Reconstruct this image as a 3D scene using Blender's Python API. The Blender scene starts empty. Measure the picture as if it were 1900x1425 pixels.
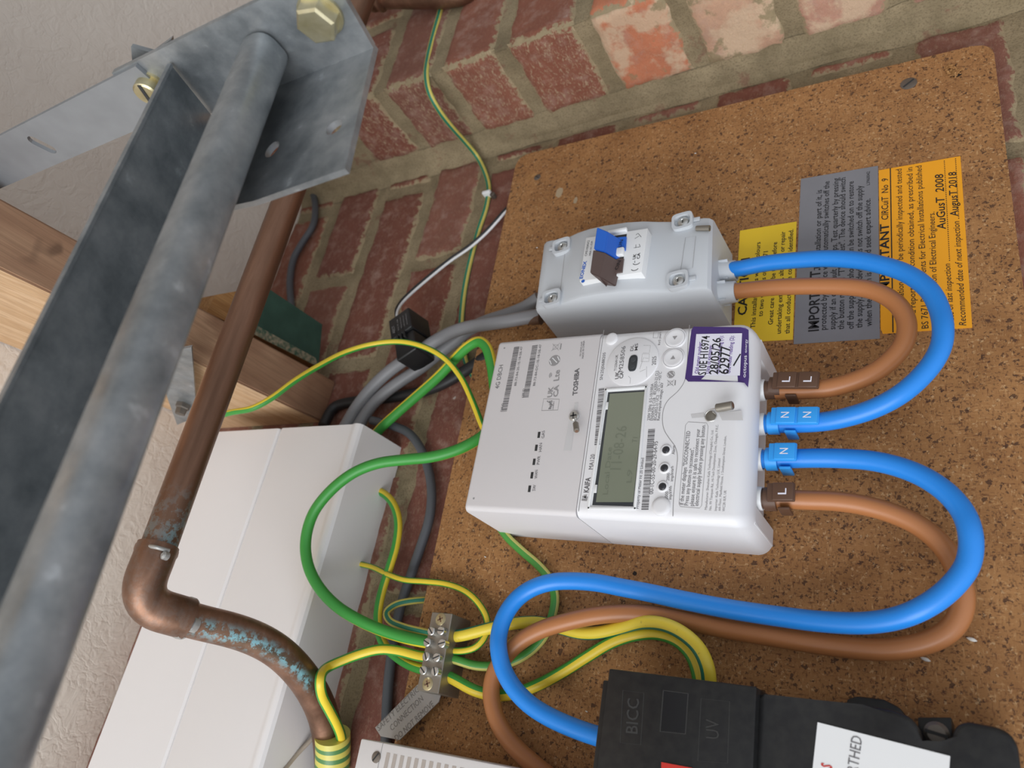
import bpy, bmesh, math, random
from mathutils import Vector, Matrix, noise
random.seed(7)
S = bpy.context.scene
COL = S.collection
Z0 = 1.6                      # height of the camera above the ground (m)

# ------------------------------------------------------------------ camera
RC = Matrix(((0.18324476, 0.48929366, -0.85265061),
             (-0.88816241, 0.45420262, 0.06976756),
             (0.42141297, 0.74450768, 0.51780249)))   # rows: camera right, camera down, camera forward
r_ = RC[0].normalized(); d_ = (RC[1] - r_ * RC[1].dot(r_)).normalized(); f_ = r_.cross(d_)
F = 1373.44
D = 450.0                     # camera to board face, mm
cam_data = bpy.data.cameras.new('camera'); cam = bpy.data.objects.new('camera', cam_data); COL.objects.link(cam)
cam_data.sensor_width = 36; cam_data.lens = F / 1900 * 36
cam_data.clip_start = 0.01; cam_data.clip_end = 50
m = Matrix((r_, -d_, -f_)).transposed().to_4x4()
m.translation = Vector((0, -D / 1000, Z0))
cam.matrix_world = m
cam_data.dof.use_dof = True; cam_data.dof.focus_distance = 0.46; cam_data.dof.aperture_fstop = 9.5
S.camera = cam

# ------------------------------------------------------------------ light
S.view_settings.view_transform = 'Standard'; S.view_settings.look = 'None'
S.view_settings.gamma = 1; S.view_settings.exposure = -0.10
S.view_settings.use_curve_mapping = False
w = bpy.data.worlds.new('daylight'); S.world = w; w.use_nodes = True
nt = w.node_tree; nt.nodes.clear()
tc = nt.nodes.new('ShaderNodeTexCoord'); sp = nt.nodes.new('ShaderNodeVectorMath'); sp.operation = 'DOT_PRODUCT'
sp.inputs[1].default_value = Vector((-0.62, -0.42, -0.55)).normalized()
nt.links.new(tc.outputs['Generated'], sp.inputs[0])
rp = nt.nodes.new('ShaderNodeValToRGB')
rp.color_ramp.elements[0].position = 0.0; rp.color_ramp.elements[0].color = (0.30, 0.285, 0.27, 1)
rp.color_ramp.elements[1].position = 0.9; rp.color_ramp.elements[1].color = (0.86, 0.90, 0.98, 1)
nt.links.new(sp.outputs['Value'], rp.inputs[0])
bg = nt.nodes.new('ShaderNodeBackground'); bg.inputs['Strength'].default_value = 1.0
ow = nt.nodes.new('ShaderNodeOutputWorld')
nt.links.new(rp.outputs[0], bg.inputs[0]); nt.links.new(bg.outputs[0], ow.inputs[0])
def area(name, loc, tgt, sx, sy, power, col):
    L = bpy.data.lights.new(name, 'AREA'); L.shape = 'RECTANGLE'; L.size = sx; L.size_y = sy; L.energy = power; L.color = col
    o = bpy.data.objects.new(name, L); COL.objects.link(o); o.location = loc
    o.rotation_euler = (Vector(tgt) - Vector(loc)).to_track_quat('-Z', 'Y').to_euler()
    return o
area('open_garage_doorway_daylight', (-1.9, -1.15, Z0 - 0.15), (0.2, 0, Z0 + 0.15), 1.6, 1.8, 50, (0.96, 0.98, 1.0))

# ------------------------------------------------------------------ helpers (millimetres; x right, y into the wall, z up)
def ray(px, py):
    return r_ * (px - 950) + d_ * (py - 712.5) + f_ * F
def at(px, py, h=0.0):
    """point at height h in front of the board face"""
    d = ray(px, py); t = (D - h) / d.y
    return Vector((d.x * t, -h, d.z * t))
def atn(px, py, n, c):
    d = ray(px, py); n = Vector(n); t = (c + n.y * D) / n.dot(d)
    return Vector((d.x * t, -D + d.y * t, d.z * t))
def pr(p):
    q = Vector(p) + Vector((0, D, 0)); z = q.dot(f_)
    return (q.dot(r_) / z * F + 950, q.dot(d_) / z * F + 712.5)
def Wm(p): return Vector((p[0] / 1000, p[1] / 1000, p[2] / 1000 + Z0))

def pz(px, py, zc):
    q = r_ * (px - 950) + d_ * (py - 712.5) + f_ * F; return Vector((0, -D, 0)) + q * (zc / F)
def tag(o, label=None, cat=None, group=None, kind=None):
    if label: o['label'] = label
    if cat: o['category'] = cat
    if group: o['group'] = group
    if kind: o['kind'] = kind
    return o
def thing(name, loc, label, cat, group=None):
    o = bpy.data.objects.new(name, None); o.empty_display_size = 0.01; COL.objects.link(o)
    o.location = Wm(loc); tag(o, label, cat, group); return o
def origin(o):
    v = Vector((0, 0, 0))
    while o is not None: v += o.location; o = o.parent
    return v
def finish(bm, name, mat, parent=None, smooth=35, recalc=True):
    """bm in mm, world coordinates -> one mesh object"""
    if recalc: bmesh.ops.recalc_face_normals(bm, faces=bm.faces)
    me = bpy.data.meshes.new(name)
    if parent is not None: off = origin(parent)
    else:
        if bm.verts:
            c = Vector((0, 0, 0))
            for v in bm.verts: c += v.co
            c /= len(bm.verts)
        else: c = Vector((0, 0, 0))
        off = Wm(c)
    for v in bm.verts: v.co = Wm(v.co) - off
    bm.to_mesh(me); bm.free()
    for mm in (mat if isinstance(mat, (list, tuple)) else [mat]): me.materials.append(mm)
    if smooth:
        me.polygons.foreach_set('use_smooth', [True] * len(me.polygons))
        me.set_sharp_from_angle(angle=math.radians(smooth))
    o = bpy.data.objects.new(name, me); COL.objects.link(o)
    if parent is not None: o.parent = parent
    else: o.location = off
    return o
def prism(bm, poly, y0, y1, bev=0.0, seg=2, back=False, mi=0):
    """poly: list of (x,z); from y0 (back, larger y) to y1 (front, nearer the camera)"""
    a = [bm.verts.new((p[0], y0, p[1])) for p in poly]; b = [bm.verts.new((p[0], y1, p[1])) for p in poly]
    n = len(poly); fs = [bm.faces.new(b), bm.faces.new(a[::-1])]
    for i in range(n): fs.append(bm.faces.new((a[i], a[(i + 1) % n], b[(i + 1) % n], b[i])))
    for f in fs: f.material_index = mi
    if bev > 0:
        bs = set(b)
        ed = [e for e in {e for v in b for e in v.link_edges} if all(v in bs for v in e.verts) or True]
        if back: ed = list({e for f in fs for e in f.edges})
        bmesh.ops.bevel(bm, geom=ed, offset=bev, segments=seg, affect='EDGES', profile=0.5)
def rprism(bm, pts, h1, h0, bev=0.0, seg=2, back=False, mi=0):
    """outline picked on the plane h1 in front of the board; straight sides back to h0"""
    prism(bm, [(at(x, y, h1).x, at(x, y, h1).z) for x, y in pts], -h0, -h1, bev, seg, back, mi)
def box(bm, c, ax, ay, az, bev=0.0, seg=2, mi=0):
    """centre c, half-extent vectors"""
    c, ax, ay, az = map(Vector, (c, ax, ay, az))
    vs = [bm.verts.new(c + ax * i + ay * j + az * k) for i in (-1, 1) for j in (-1, 1) for k in (-1, 1)]
    idx = ((0, 1, 3, 2), (4, 6, 7, 5), (0, 4, 5, 1), (2, 3, 7, 6), (0, 2, 6, 4), (1, 5, 7, 3))
    fs = [bm.faces.new([vs[i] for i in q]) for q in idx]
    for f in fs: f.material_index = mi
    if bev > 0: bmesh.ops.bevel(bm, geom=list({e for f in fs for e in f.edges}), offset=bev, segments=seg, affect='EDGES', profile=0.5)
def ebox(bm, x0, x1, y0, y1, z0, z1, bev=0, seg=2, mi=0):
    box(bm, ((x0 + x1) / 2, (y0 + y1) / 2, (z0 + z1) / 2), ((x1 - x0) / 2, 0, 0), (0, (y1 - y0) / 2, 0), (0, 0, (z1 - z0) / 2), bev, seg, mi)
def basis(ax):
    ax = Vector(ax).normalized(); t = Vector((0, 0, 1)) if abs(ax.z) < 0.9 else Vector((1, 0, 0))
    u = ax.cross(t).normalized(); return ax, u, ax.cross(u).normalized()
def lathe(bm, o, ax, prof, n=28, rot=0.0, mi=0):
    """prof: list of (distance along the axis, radius)"""
    o = Vector(o); a, u, v = basis(ax); rings = []
    for (d, r) in prof:
        rings.append([bm.verts.new(o + a * d + (u * math.cos(rot + 2 * math.pi * k / n) + v * math.sin(rot + 2 * math.pi * k / n)) * max(r, 1e-3)) for k in range(n)])
    for q in range(len(rings) - 1):
        for k in range(n):
            f = bm.faces.new((rings[q][k], rings[q][(k + 1) % n], rings[q + 1][(k + 1) % n], rings[q + 1][k])); f.material_index = mi
    for rr in (rings[0][::-1], rings[-1]):
        f = bm.faces.new(rr); f.material_index = mi
def spline(P, step=2.0):
    P = [Vector(p) for p in P]; Q = [P[0] * 2 - P[1]] + P + [P[-1] * 2 - P[-2]]; out = []
    for i in range(1, len(Q) - 2):
        p0, p1, p2, p3 = Q[i - 1:i + 3]
        t0 = 0; t1 = t0 + max((p1 - p0).length, 1e-4) ** .5; t2 = t1 + max((p2 - p1).length, 1e-4) ** .5; t3 = t2 + max((p3 - p2).length, 1e-4) ** .5
        n = max(2, int((p2 - p1).length / step))
        for k in range(n):
            t = t1 + (t2 - t1) * k / n
            A1 = p0 * ((t1 - t) / (t1 - t0)) + p1 * ((t - t0) / (t1 - t0)); A2 = p1 * ((t2 - t) / (t2 - t1)) + p2 * ((t - t1) / (t2 - t1)); A3 = p2 * ((t3 - t) / (t3 - t2)) + p3 * ((t - t2) / (t3 - t2))
            B1 = A1 * ((t2 - t) / (t2 - t0)) + A2 * ((t - t0) / (t2 - t0)); B2 = A2 * ((t3 - t) / (t3 - t1)) + A3 * ((t - t1) / (t3 - t1))
            out.append(B1 * ((t2 - t) / (t2 - t1)) + B2 * ((t - t1) / (t2 - t1)))
    out.append(P[-1]); return out
def smoothpath(P, it=2):
    for _ in range(it):
        P = [P[0]] + [(P[i - 1] + P[i] * 2 + P[i + 1]) / 4 for i in range(1, len(P) - 1)] + [P[-1]]
    return P
def tube(bm, path, r, n=20, twist=0.0, off=0.0, mi=0, rfun=None, flat=None):
    uv = bm.loops.layers.uv.verify()
    L = [0.0]
    for i in range(1, len(path)): L.append(L[-1] + (path[i] - path[i - 1]).length)
    T = [(path[min(i + 1, len(path) - 1)] - path[max(i - 1, 0)]).normalized() for i in range(len(path))]
    rings = []
    for i, p in enumerate(path):
        u = (Vector((0, -D, 0)) - p).normalized(); u = (u - T[i] * u.dot(T[i])).normalized(); v = T[i].cross(u)
        rr = r if rfun is None else rfun(L[i], L[-1])
        rings.append([bm.verts.new(p + (u * math.cos(2 * math.pi * k / n) + v * math.sin(2 * math.pi * k / n) * (flat or 1)) * rr) for k in range(n)])
    for i in range(len(path) - 1):
        for k in range(n):
            f = bm.faces.new((rings[i][k], rings[i][(k + 1) % n], rings[i + 1][(k + 1) % n], rings[i + 1][k])); f.material_index = mi
            for lp, (kk, ii) in zip(f.loops, ((k, i), (k + 1, i), (k + 1, i + 1), (k, i + 1))):
                lp[uv].uv = (kk / n + off + twist * L[ii] / L[-1], L[ii] / 1000)
    for rr in (rings[0][::-1], rings[-1]):
        f = bm.faces.new(rr); f.material_index = mi
def pts(*a): return [at(*p) if len(p) == 3 else Vector(p[:3]) for p in a]
_font_cache = {}
def glyphs(s, bold=0.0, shear=0.0):
    k = (s, bold, shear)
    if k not in _font_cache:
        cu = bpy.data.curves.new('t', 'FONT'); cu.body = s; cu.resolution_u = 2; cu.offset = bold; cu.shear = shear
        ob = bpy.data.objects.new('t', cu); COL.objects.link(ob)
        me = bpy.data.meshes.new_from_object(ob.evaluated_get(bpy.context.evaluated_depsgraph_get()))
        vs = [(v.co.x, v.co.y) for v in me.vertices]; fs = [tuple(p.vertices) for p in me.polygons]
        bpy.data.objects.remove(ob); bpy.data.curves.remove(cu); bpy.data.meshes.remove(me)
        _font_cache[k] = (vs, fs)
    return _font_cache[k]
def text(bm, s, a, b, hgt, n=Vector((0, -1, 0)), bold=0.0, mi=0, lift=0.12, shear=0.0):
    """flat lettering whose baseline runs from a to b (mm points), cap height hgt"""
    vs, fs = glyphs(s, bold, shear)
    if not vs: return
    x0 = min(v[0] for v in vs); x1 = max(v[0] for v in vs); k = (b - a).length / (x1 - x0); ky = hgt / 0.70
    ux = (b - a).normalized(); uy = -ux.cross(n).normalized()
    if uy.dot(Vector((-0.2, 0, 1))) < 0 and abs(ux.x) > 0.5: uy = -uy
    V = [bm.verts.new(a + ux * ((x - x0) * k) + uy * (y * ky) + n * lift) for x, y in vs]
    for f in fs:
        if len(set(f)) > 2:
            try: q = bm.faces.new([V[i] for i in f]); q.material_index = mi
            except ValueError: pass
def tpx(bm, s, p, q, hgt, h, **k): text(bm, s, at(*p, h), at(*q, h), hgt, **k)
def quad(bm, p, mi=0, lift=0.0):
    vs = [bm.verts.new(Vector(q) + Vector((0, -lift, 0))) for q in p]; f = bm.faces.new(vs); f.material_index = mi
def strip(bm, P, wd, lift=0.1, closed=False, mi=0):
    """thin flat line on a plane facing the camera side (-y)"""
    n = len(P); L = []
    for i in range(n):
        a = P[(i - 1) % n] if closed or i > 0 else P[i]; b = P[(i + 1) % n] if closed or i < n - 1 else P[i]
        t = (b - a).normalized(); s = Vector((t.z, 0, -t.x)).normalized() * wd / 2
        L.append((bm.verts.new(P[i] + s + Vector((0, -lift, 0))), bm.verts.new(P[i] - s + Vector((0, -lift, 0)))))
    for i in range(n if closed else n - 1):
        a = L[i]; b = L[(i + 1) % n]; f = bm.faces.new((a[0], b[0], b[1], a[1])); f.material_index = mi
def rring(cx, cz, rx, rz, n=28, sq=2.0):
    o = []
    for k in range(n):
        t = 2 * math.pi * k / n; c = math.cos(t); s = math.sin(t)
        o.append((cx + rx * math.copysign(abs(c) ** (2 / sq), c), cz + rz * math.copysign(abs(s) ** (2 / sq), s)))
    return o

# ------------------------------------------------------------------ materials
def mat(name, col, rough=0.5, metal=0.0, bump=0.0, bscale=300, var=0.0, vscale=60, spec=0.5, col2=None, coat=0.0):
    m = bpy.data.materials.new(name); m.use_nodes = True; n = m.node_tree; b = n.nodes['Principled BSDF']
    b.inputs['Base Color'].default_value = (*col, 1); b.inputs['Roughness'].default_value = rough; b.inputs['Metallic'].default_value = metal
    b.inputs['Specular IOR Level'].default_value = spec
    if coat: b.inputs['Coat Weight'].default_value = coat; b.inputs['Coat Roughness'].default_value = 0.15
    g = n.nodes.new('ShaderNodeNewGeometry')
    if var or col2:
        t = n.nodes.new('ShaderNodeTexNoise'); t.inputs['Scale'].default_value = vscale; t.inputs['Detail'].default_value = 5
        n.links.new(g.outputs['Position'], t.inputs['Vector'])
        c2 = col2 or tuple(max(0, c * (1 - var)) for c in col)
        r = n.nodes.new('ShaderNodeValToRGB'); r.color_ramp.elements[0].position = 0.35; r.color_ramp.elements[1].position = 0.65
        r.color_ramp.elements[0].color = (*c2, 1); r.color_ramp.elements[1].color = (*col, 1)
        n.links.new(t.outputs['Fac'], r.inputs[0]); n.links.new(r.outputs[0], b.inputs['Base Color'])
    if bump:
        t = n.nodes.new('ShaderNodeTexNoise'); t.inputs['Scale'].default_value = bscale; t.inputs['Detail'].default_value = 4
        n.links.new(g.outputs['Position'], t.inputs['Vector'])
        bp = n.nodes.new('ShaderNodeBump'); bp.inputs['Strength'].default_value = bump; bp.inputs['Distance'].default_value = 0.001
        n.links.new(t.outputs['Fac'], bp.inputs['Height']); n.links.new(bp.outputs[0], b.inputs['Normal'])
    return m
class NG:
    """tiny node helper"""
    def __init__(s, name):
        s.m = bpy.data.materials.new(name); s.m.use_nodes = True; s.n = s.m.node_tree; s.b = s.n.nodes['Principled BSDF']
    def new(s, t, **k):
        o = s.n.nodes.new(t)
        for a, v in k.items(): setattr(o, a, v)
        return o
    def ln(s, a, b): s.n.links.new(a, b)
    def pos(s, scale=(1, 1, 1), rot=(0, 0, 0)):
        g = s.new('ShaderNodeNewGeometry'); mp = s.new('ShaderNodeMapping'); mp.inputs['Scale'].default_value = scale; mp.inputs['Rotation'].default_value = rot
        s.ln(g.outputs['Position'], mp.inputs['Vector']); return mp.outputs[0]
    def noise(s, vec, sc, det=4, rough=.5, dist=0):
        t = s.new('ShaderNodeTexNoise'); t.inputs['Scale'].default_value = sc; t.inputs['Detail'].default_value = det; t.inputs['Roughness'].default_value = rough; t.inputs['Distortion'].default_value = dist
        s.ln(vec, t.inputs['Vector']); return t.outputs['Fac']
    def ramp(s, fac, st):
        r = s.new('ShaderNodeValToRGB'); e = r.color_ramp.elements
        while len(e) < len(st): e.new(0.5)
        for q, (p, c) in zip(e, st):
            q.position = p; q.color = (*c, 1) if isinstance(c, tuple) else (c, c, c, 1)
        s.ln(fac, r.inputs[0]); return r.outputs[0]
    def mix(s, fac, a, b, mode='MIX'):
        x = s.new('ShaderNodeMix', data_type='RGBA', blend_type=mode)
        for sock, v in ((x.inputs[0], fac), (x.inputs[6], a), (x.inputs[7], b)):
            if isinstance(v, (int, float)): sock.default_value = v
            elif isinstance(v, tuple): sock.default_value = (*v, 1)
            else: s.ln(v, sock)
        return x.outputs[2]
    def math(s, op, a, b=None, c=None):
        x = s.new('ShaderNodeMath', operation=op)
        for sock, v in zip(x.inputs, (a, b, c)):
            if v is None: continue
            if isinstance(v, (int, float)): sock.default_value = v
            else: s.ln(v, sock)
        return x.outputs[0]
    def bump(s, h, st, dist=0.001, prev=None):
        b = s.new('ShaderNodeBump'); b.inputs['Strength'].default_value = st; b.inputs['Distance'].default_value = dist; s.ln(h, b.inputs['Height'])
        if prev is not None: s.ln(prev, b.inputs['Normal'])
        return b.outputs[0]
    def done(s, col=None, rough=None, nrm=None, metal=None):
        if col is not None: s.ln(col, s.b.inputs['Base Color'])
        if rough is not None:
            if isinstance(rough, (int, float)): s.b.inputs['Roughness'].default_value = rough
            else: s.ln(rough, s.b.inputs['Roughness'])
        if metal is not None:
            if isinstance(metal, (int, float)): s.b.inputs['Metallic'].default_value = metal
            else: s.ln(metal, s.b.inputs['Metallic'])
        if nrm is not None: s.ln(nrm, s.b.inputs['Normal'])
        return s.m

def m_chipboard():
    g = NG('chipboard'); p = g.pos()
    base = g.ramp(g.noise(p, 30, 5, .6), [(.3, (.275, .122, .038)), (.7, (.42, .205, .072))])
    fib = []
    for ang, sc in ((.5, (1, 1, 4)), (-.6, (4, 1, 1)), (1.3, (1, 1, 4)), (.1, (3.5, 1, 1))):
        fib.append(g.noise(g.pos(sc, (0, ang, 0)), 210, 3, .55, .5))
    lf = g.math('MAXIMUM', g.math('MAXIMUM', fib[0], fib[1]), g.math('MAXIMUM', fib[2], fib[3]))
    df = g.math('MINIMUM', g.math('MINIMUM', fib[0], fib[1]), g.math('MINIMUM', fib[2], fib[3]))
    c = g.mix(g.ramp(df, [(.30, .85), (.39, 0.0)]), base, (.15, .055, .018))
    c = g.mix(g.ramp(lf, [(.62, 0.0), (.74, .75)]), c, (.60, .36, .16))
    def specks(scale, thr, frac, seed, warp):
        v = g.new('ShaderNodeTexVoronoi'); v.inputs['Scale'].default_value = scale
        w_ = g.new('ShaderNodeVectorMath', operation='ADD'); nn = g.new('ShaderNodeTexNoise'); nn.inputs['Scale'].default_value = scale * 2.2; nn.inputs['Detail'].default_value = 3
        q = g.pos((1, 1, 1), (0, seed, 0)); g.ln(q, nn.inputs['Vector']); sc = g.new('ShaderNodeVectorMath', operation='SCALE'); sc.inputs['Scale'].default_value = warp / scale
        g.ln(nn.outputs['Color'], sc.inputs[0]); g.ln(q, w_.inputs[0]); g.ln(sc.outputs[0], w_.inputs[1]); g.ln(w_.outputs[0], v.inputs['Vector'])
        sel = g.new('ShaderNodeSeparateColor'); g.ln(v.outputs['Color'], sel.inputs[0])
        return g.math('MULTIPLY', g.math('LESS_THAN', v.outputs['Distance'], thr), g.math('LESS_THAN', sel.outputs[0], frac))
    c = g.mix(g.math('MULTIPLY', specks(230, .34, .20, .3, 1.5), .75), c, (.035, .012, .008))
    c = g.mix(g.math('MULTIPLY', specks(440, .36, .26, 1.1, 1.6), .75), c, (.055, .020, .010))
    c = g.mix(g.math('MULTIPLY', specks(620, .40, .30, 2.1, 1.6), .55), c, (.09, .035, .014))
    c = g.mix(g.math('MULTIPLY', specks(420, .34, .16, 4.1, 1.8), .6), c, (.62, .40, .20))
    return g.done(c, .8, g.bump(lf, .35, .0008))
def m_brick(name='brick'):
    g = NG(name); p = g.pos()
    a = g.new('ShaderNodeAttribute', attribute_name='brickcol'); e = g.new('ShaderNodeAttribute', attribute_name='edge')
    n1 = g.noise(p, 38, 6, .6); n2 = g.noise(p, 170, 5, .65)
    c = g.mix(g.ramp(n1, [(.35, 0.0), (.7, .55)]), a.outputs['Color'], g.mix(.55, a.outputs['Color'], (.13, .045, .032)))
    c = g.mix(g.ramp(g.noise(p, 60, 6, .7), [(.50, 0.0), (.70, .5)]), c, (.44, .30, .24))
    # pale mortar smeared over the arrises and in the creases of the face
    es = g.new('ShaderNodeSeparateColor'); g.ln(e.outputs['Color'], es.inputs[0])
    k = g.math('ADD', g.math('MULTIPLY', es.outputs[0], .62), g.math('MULTIPLY', n2, .8))
    c = g.mix(g.ramp(k, [(.52, 1.0), (.60, 0.0)]), c, (.34, .265, .155))
    wv = g.noise(g.pos((1, 1, 2.6), (.0, 0.6, 0)), 190, 5, .7, 1.2)
    sm = g.math('MULTIPLY', g.ramp(wv, [(.545, 0.0), (.60, 1.0)]), es.outputs[1])
    c = g.mix(g.math('MULTIPLY', sm, .8), c, (.47, .36, .23))
    bl = g.math('MULTIPLY', g.ramp(g.noise(p, 26, 5, .6), [(.48, 0.0), (.56, 1.0)]), es.outputs[2])
    c = g.mix(g.math('MULTIPLY', bl, .8), c, (.62, .46, .31))
    c = g.mix(g.math('MULTIPLY', g.ramp(g.noise(p, 33, 6, .6), [(.57, 0.0), (.62, .75)]), es.outputs[2]), c, (.25, .21, .11))
    c = g.mix(g.ramp(g.noise(p, 120, 5, .6), [(.70, 0.0), (.76, .8)]), c, (.62, .55, .50))
    nb = g.bump(n2, .55, .0015); nb = g.bump(wv, .5, .002, nb)
    return g.done(c, .9, nb)
def m_mortar():
    g = NG('mortar'); p = g.pos()
    c = g.ramp(g.noise(p, 30, 6, .6), [(.3, (.215, .168, .095)), (.7, (.38, .30, .18))])
    c = g.mix(g.ramp(g.noise(p, 700, 2), [(.35, .5), (.5, 0.0)]), c, (.14, .105, .06))
    c = g.mix(g.ramp(g.noise(p, 22, 6, .7), [(.60, 0.0), (.66, .5)]), c, (.20, .07, .05))
    return g.done(c, .95, g.bump(g.noise(p, 260, 6, .7), .7, .002))
def m_artex():
    g = NG('textured_paint'); p = g.pos()
    n = g.noise(p, 55, 4, .55, 2.2)
    v = g.new('ShaderNodeTexVoronoi', feature='DISTANCE_TO_EDGE'); v.inputs['Scale'].default_value = 75; 
    w_ = g.new('ShaderNodeVectorMath', operation='ADD'); nn = g.new('ShaderNodeTexNoise'); nn.inputs['Scale'].default_value = 60; nn.inputs['Detail'].default_value = 4
    g.ln(p, nn.inputs['Vector']); sc = g.new('ShaderNodeVectorMath', operation='SCALE'); sc.inputs['Scale'].default_value = .022
    g.ln(nn.outputs['Color'], sc.inputs[0]); g.ln(p, w_.inputs[0]); g.ln(sc.outputs[0], w_.inputs[1]); g.ln(w_.outputs[0], v.inputs['Vector'])
    cr = g.math('MULTIPLY', g.ramp(v.outputs['Distance'], [(0.0, 0.0), (.07, 1.0)]), 1.0)
    msk = g.ramp(g.noise(p, 42, 3), [(.42, 0.0), (.58, 1.0)])
    h = g.mix(msk, 1.0 if False else (1.0, 1.0, 1.0), cr)
    nb = g.bump(n, .55, .0022); nb = g.bump(h, .22, .0014, nb)
    c = g.ramp(g.noise(p, 9, 3), [(.3, (.69, .615, .53)), (.7, (.77, .70, .61))])
    return g.done(c, .75, nb)
def m_wood(name, c1, c2, ang=0.0, sc=(140, 4, 140)):
    g = NG(name); v = g.pos(sc, (0, ang, 0))
    w_ = g.noise(v, 1.0, 4, .6, .8); fine = g.noise(g.pos((900, 25, 900)), 1.0, 2)
    c = g.ramp(w_, [(.32, c1), (.48, c2), (.55, c1), (.68, c2)])
    c = g.mix(g.ramp(fine, [(.35, .35), (.6, 0.0)]), c, tuple(x * .55 for x in c1))
    kn = g.ramp(g.noise(g.pos(), 28, 2), [(.25, .7), (.31, 0.0)])
    c = g.mix(kn, c, tuple(x * .4 for x in c1))
    return g.done(c, .75, g.bump(w_, .3, .001))
def m_steel():
    g = NG('galvanised_steel'); p = g.pos()
    c = g.ramp(g.noise(p, 45, 6, .65), [(.3, (.20, .22, .23)), (.5, (.31, .33, .34)), (.72, (.44, .45, .455))])
    c = g.mix(g.ramp(g.noise(p, 90, 4), [(.66, 0.0), (.74, .5)]), c, (.62, .66, .68))
    rg = g.ramp(g.noise(p, 60, 4), [(.3, .36), (.7, .6)])
    return g.done(c, rg, g.bump(g.noise(p, 80, 3), .08, .002), .72)
def m_copper():
    g = NG('aged_copper'); p = g.pos()
    c = g.ramp(g.noise(g.pos((6, 60, 60)), 1.0, 5, .6), [(.3, (.15, .082, .052)), (.55, (.25, .138, .09)), (.75, (.37, .215, .145))])
    a = g.new('ShaderNodeAttribute', attribute_name='patina'); s = g.new('ShaderNodeSeparateColor'); g.ln(a.outputs['Color'], s.inputs[0])
    k = g.math('MULTIPLY', g.ramp(g.noise(p, 190, 6, .7), [(.47, 0.0), (.56, 1.0)]), s.outputs[0])
    dk = g.math('MULTIPLY', g.ramp(g.noise(p, 70, 4), [(.35, .2), (.6, .8)]), s.outputs[0])
    c = g.mix(dk, c, (.07, .075, .055)); c = g.mix(k, c, (.20, .42, .47))
    mt = g.math('SUBTRACT', .82, g.math('MULTIPLY', k, .8))
    return g.done(c, g.math('ADD', .42, g.math('MULTIPLY', s.outputs[0], .3)), g.bump(g.noise(p, 300, 4), .12, .001), mt)
def m_stripe(name, g1, y1, yf=.38, rep=1.0, dirt=.25):
    g = NG(name); u = g.new('ShaderNodeUVMap'); s = g.new('ShaderNodeSeparateXYZ'); g.ln(u.outputs[0], s.inputs[0])
    fr = g.math('FRACT', g.math('MULTIPLY', s.outputs[0], rep)); k = g.math('LESS_THAN', fr, yf)
    c = g.mix(k, g1, y1)
    c = g.mix(g.ramp(g.noise(g.pos(), 130, 6, .75), [(.64, 0.0), (.74, dirt)]), c, (.06, .05, .03))
    return g.done(c, .42)
def m_tape():
    g = NG('striped_tape'); u = g.new('ShaderNodeUVMap'); s = g.new('ShaderNodeSeparateXYZ'); g.ln(u.outputs[0], s.inputs[0])
    fr = g.math('FRACT', g.math('MULTIPLY', s.outputs[1], 125.0))
    c = g.mix(g.math('LESS_THAN', fr, .55), (.08, .22, .07), (.62, .56, .12))
    return g.done(c, .35)

GY_G = (.045, .30, .045); GY_Y = (.80, .60, .04); GY_T = (.02, .20, .12)
M = {}
M['board'] = m_chipboard(); M['brick'] = m_brick(); M['mortar'] = m_mortar(); M['artex'] = m_artex()
M['joist_dark'] = m_wood('sawn_pine', (.28, .15, .085), (.44, .27, .16), .0, (6, 3, 90))
M['steel'] = m_steel(); M['copper'] = m_copper()
M['gy'] = m_stripe('green_yellow_insulation', GY_G, GY_Y, .24)
M['gy2'] = m_stripe('green_pale_yellow_insulation', (.07, .30, .05), (.62, .58, .16), .15)
M['ty'] = m_stripe('teal_yellow_insulation', GY_T, (.66, .56, .13), .5, 3.0, .5)
M['yg'] = m_stripe('yellow_teal_insulation', GY_T, (.80, .62, .05), .36, 1.0, .7)
M['tape'] = m_tape()
M['zinc'] = mat('yellow_zinc', (.66, .61, .42), .38, .85, .15, 200, col2=(.48, .42, .24), vscale=70)
M['screw'] = mat('bright_screw', (.62, .62, .60), .3, .9)
M['dullscrew'] = mat('dull_screw', (.24, .21, .18), .5, .7, var=.4)
M['slot'] = mat('slot_dark', (.03, .03, .03), .7)
M['white'] = mat('white_meter_plastic', (.78, .775, .785), .42, spec=.4, bump=.03, bscale=1500)
M['hub'] = mat('warm_white_plastic', (.66, .635, .635), .55, spec=.35, bump=.05, bscale=1500)
M['cu'] = mat('white_pvc', (.76, .74, .73), .32, spec=.5)
M['iso'] = mat('light_grey_plastic', (.56, .585, .61), .45, spec=.4)
M['isow'] = mat('bright_white_plastic', (.80, .81, .81), .4)
M['ink'] = mat('grey_ink', (.14, .135, .14), .6)
M['inklt'] = mat('pale_grey_ink', (.30, .29, .29), .6)
M['black'] = mat('black_ink', (.012, .012, .014), .6)
M['blackpl'] = mat('black_plastic', (.013, .013, .014), .40, bump=.10, bscale=260, spec=.4, col2=(.020, .020, .0195), vscale=200)
M['ctpl'] = mat('matt_black_plastic', (.012, .012, .013), .4)
M['blue'] = mat('blue_pvc', (.016, .235, .74), .36, spec=.5, bump=.03, bscale=500)
M['brown'] = mat('brown_pvc', (.43, .170, .060), .38, spec=.5, bump=.03, bscale=500)
M['dkbrown'] = mat('dark_brown_plastic', (.105, .052, .030), .45)
M['clipblue'] = mat('blue_clip_plastic', (.03, .33, .83), .38)
M['grey'] = mat('grey_pvc', (.24, .24, .25), .42)
M['dkgrey'] = mat('dark_grey_pvc', (.085, .09, .10), .45)
M['blkcable'] = mat('black_pvc', (.02, .02, .021), .45)
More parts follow.
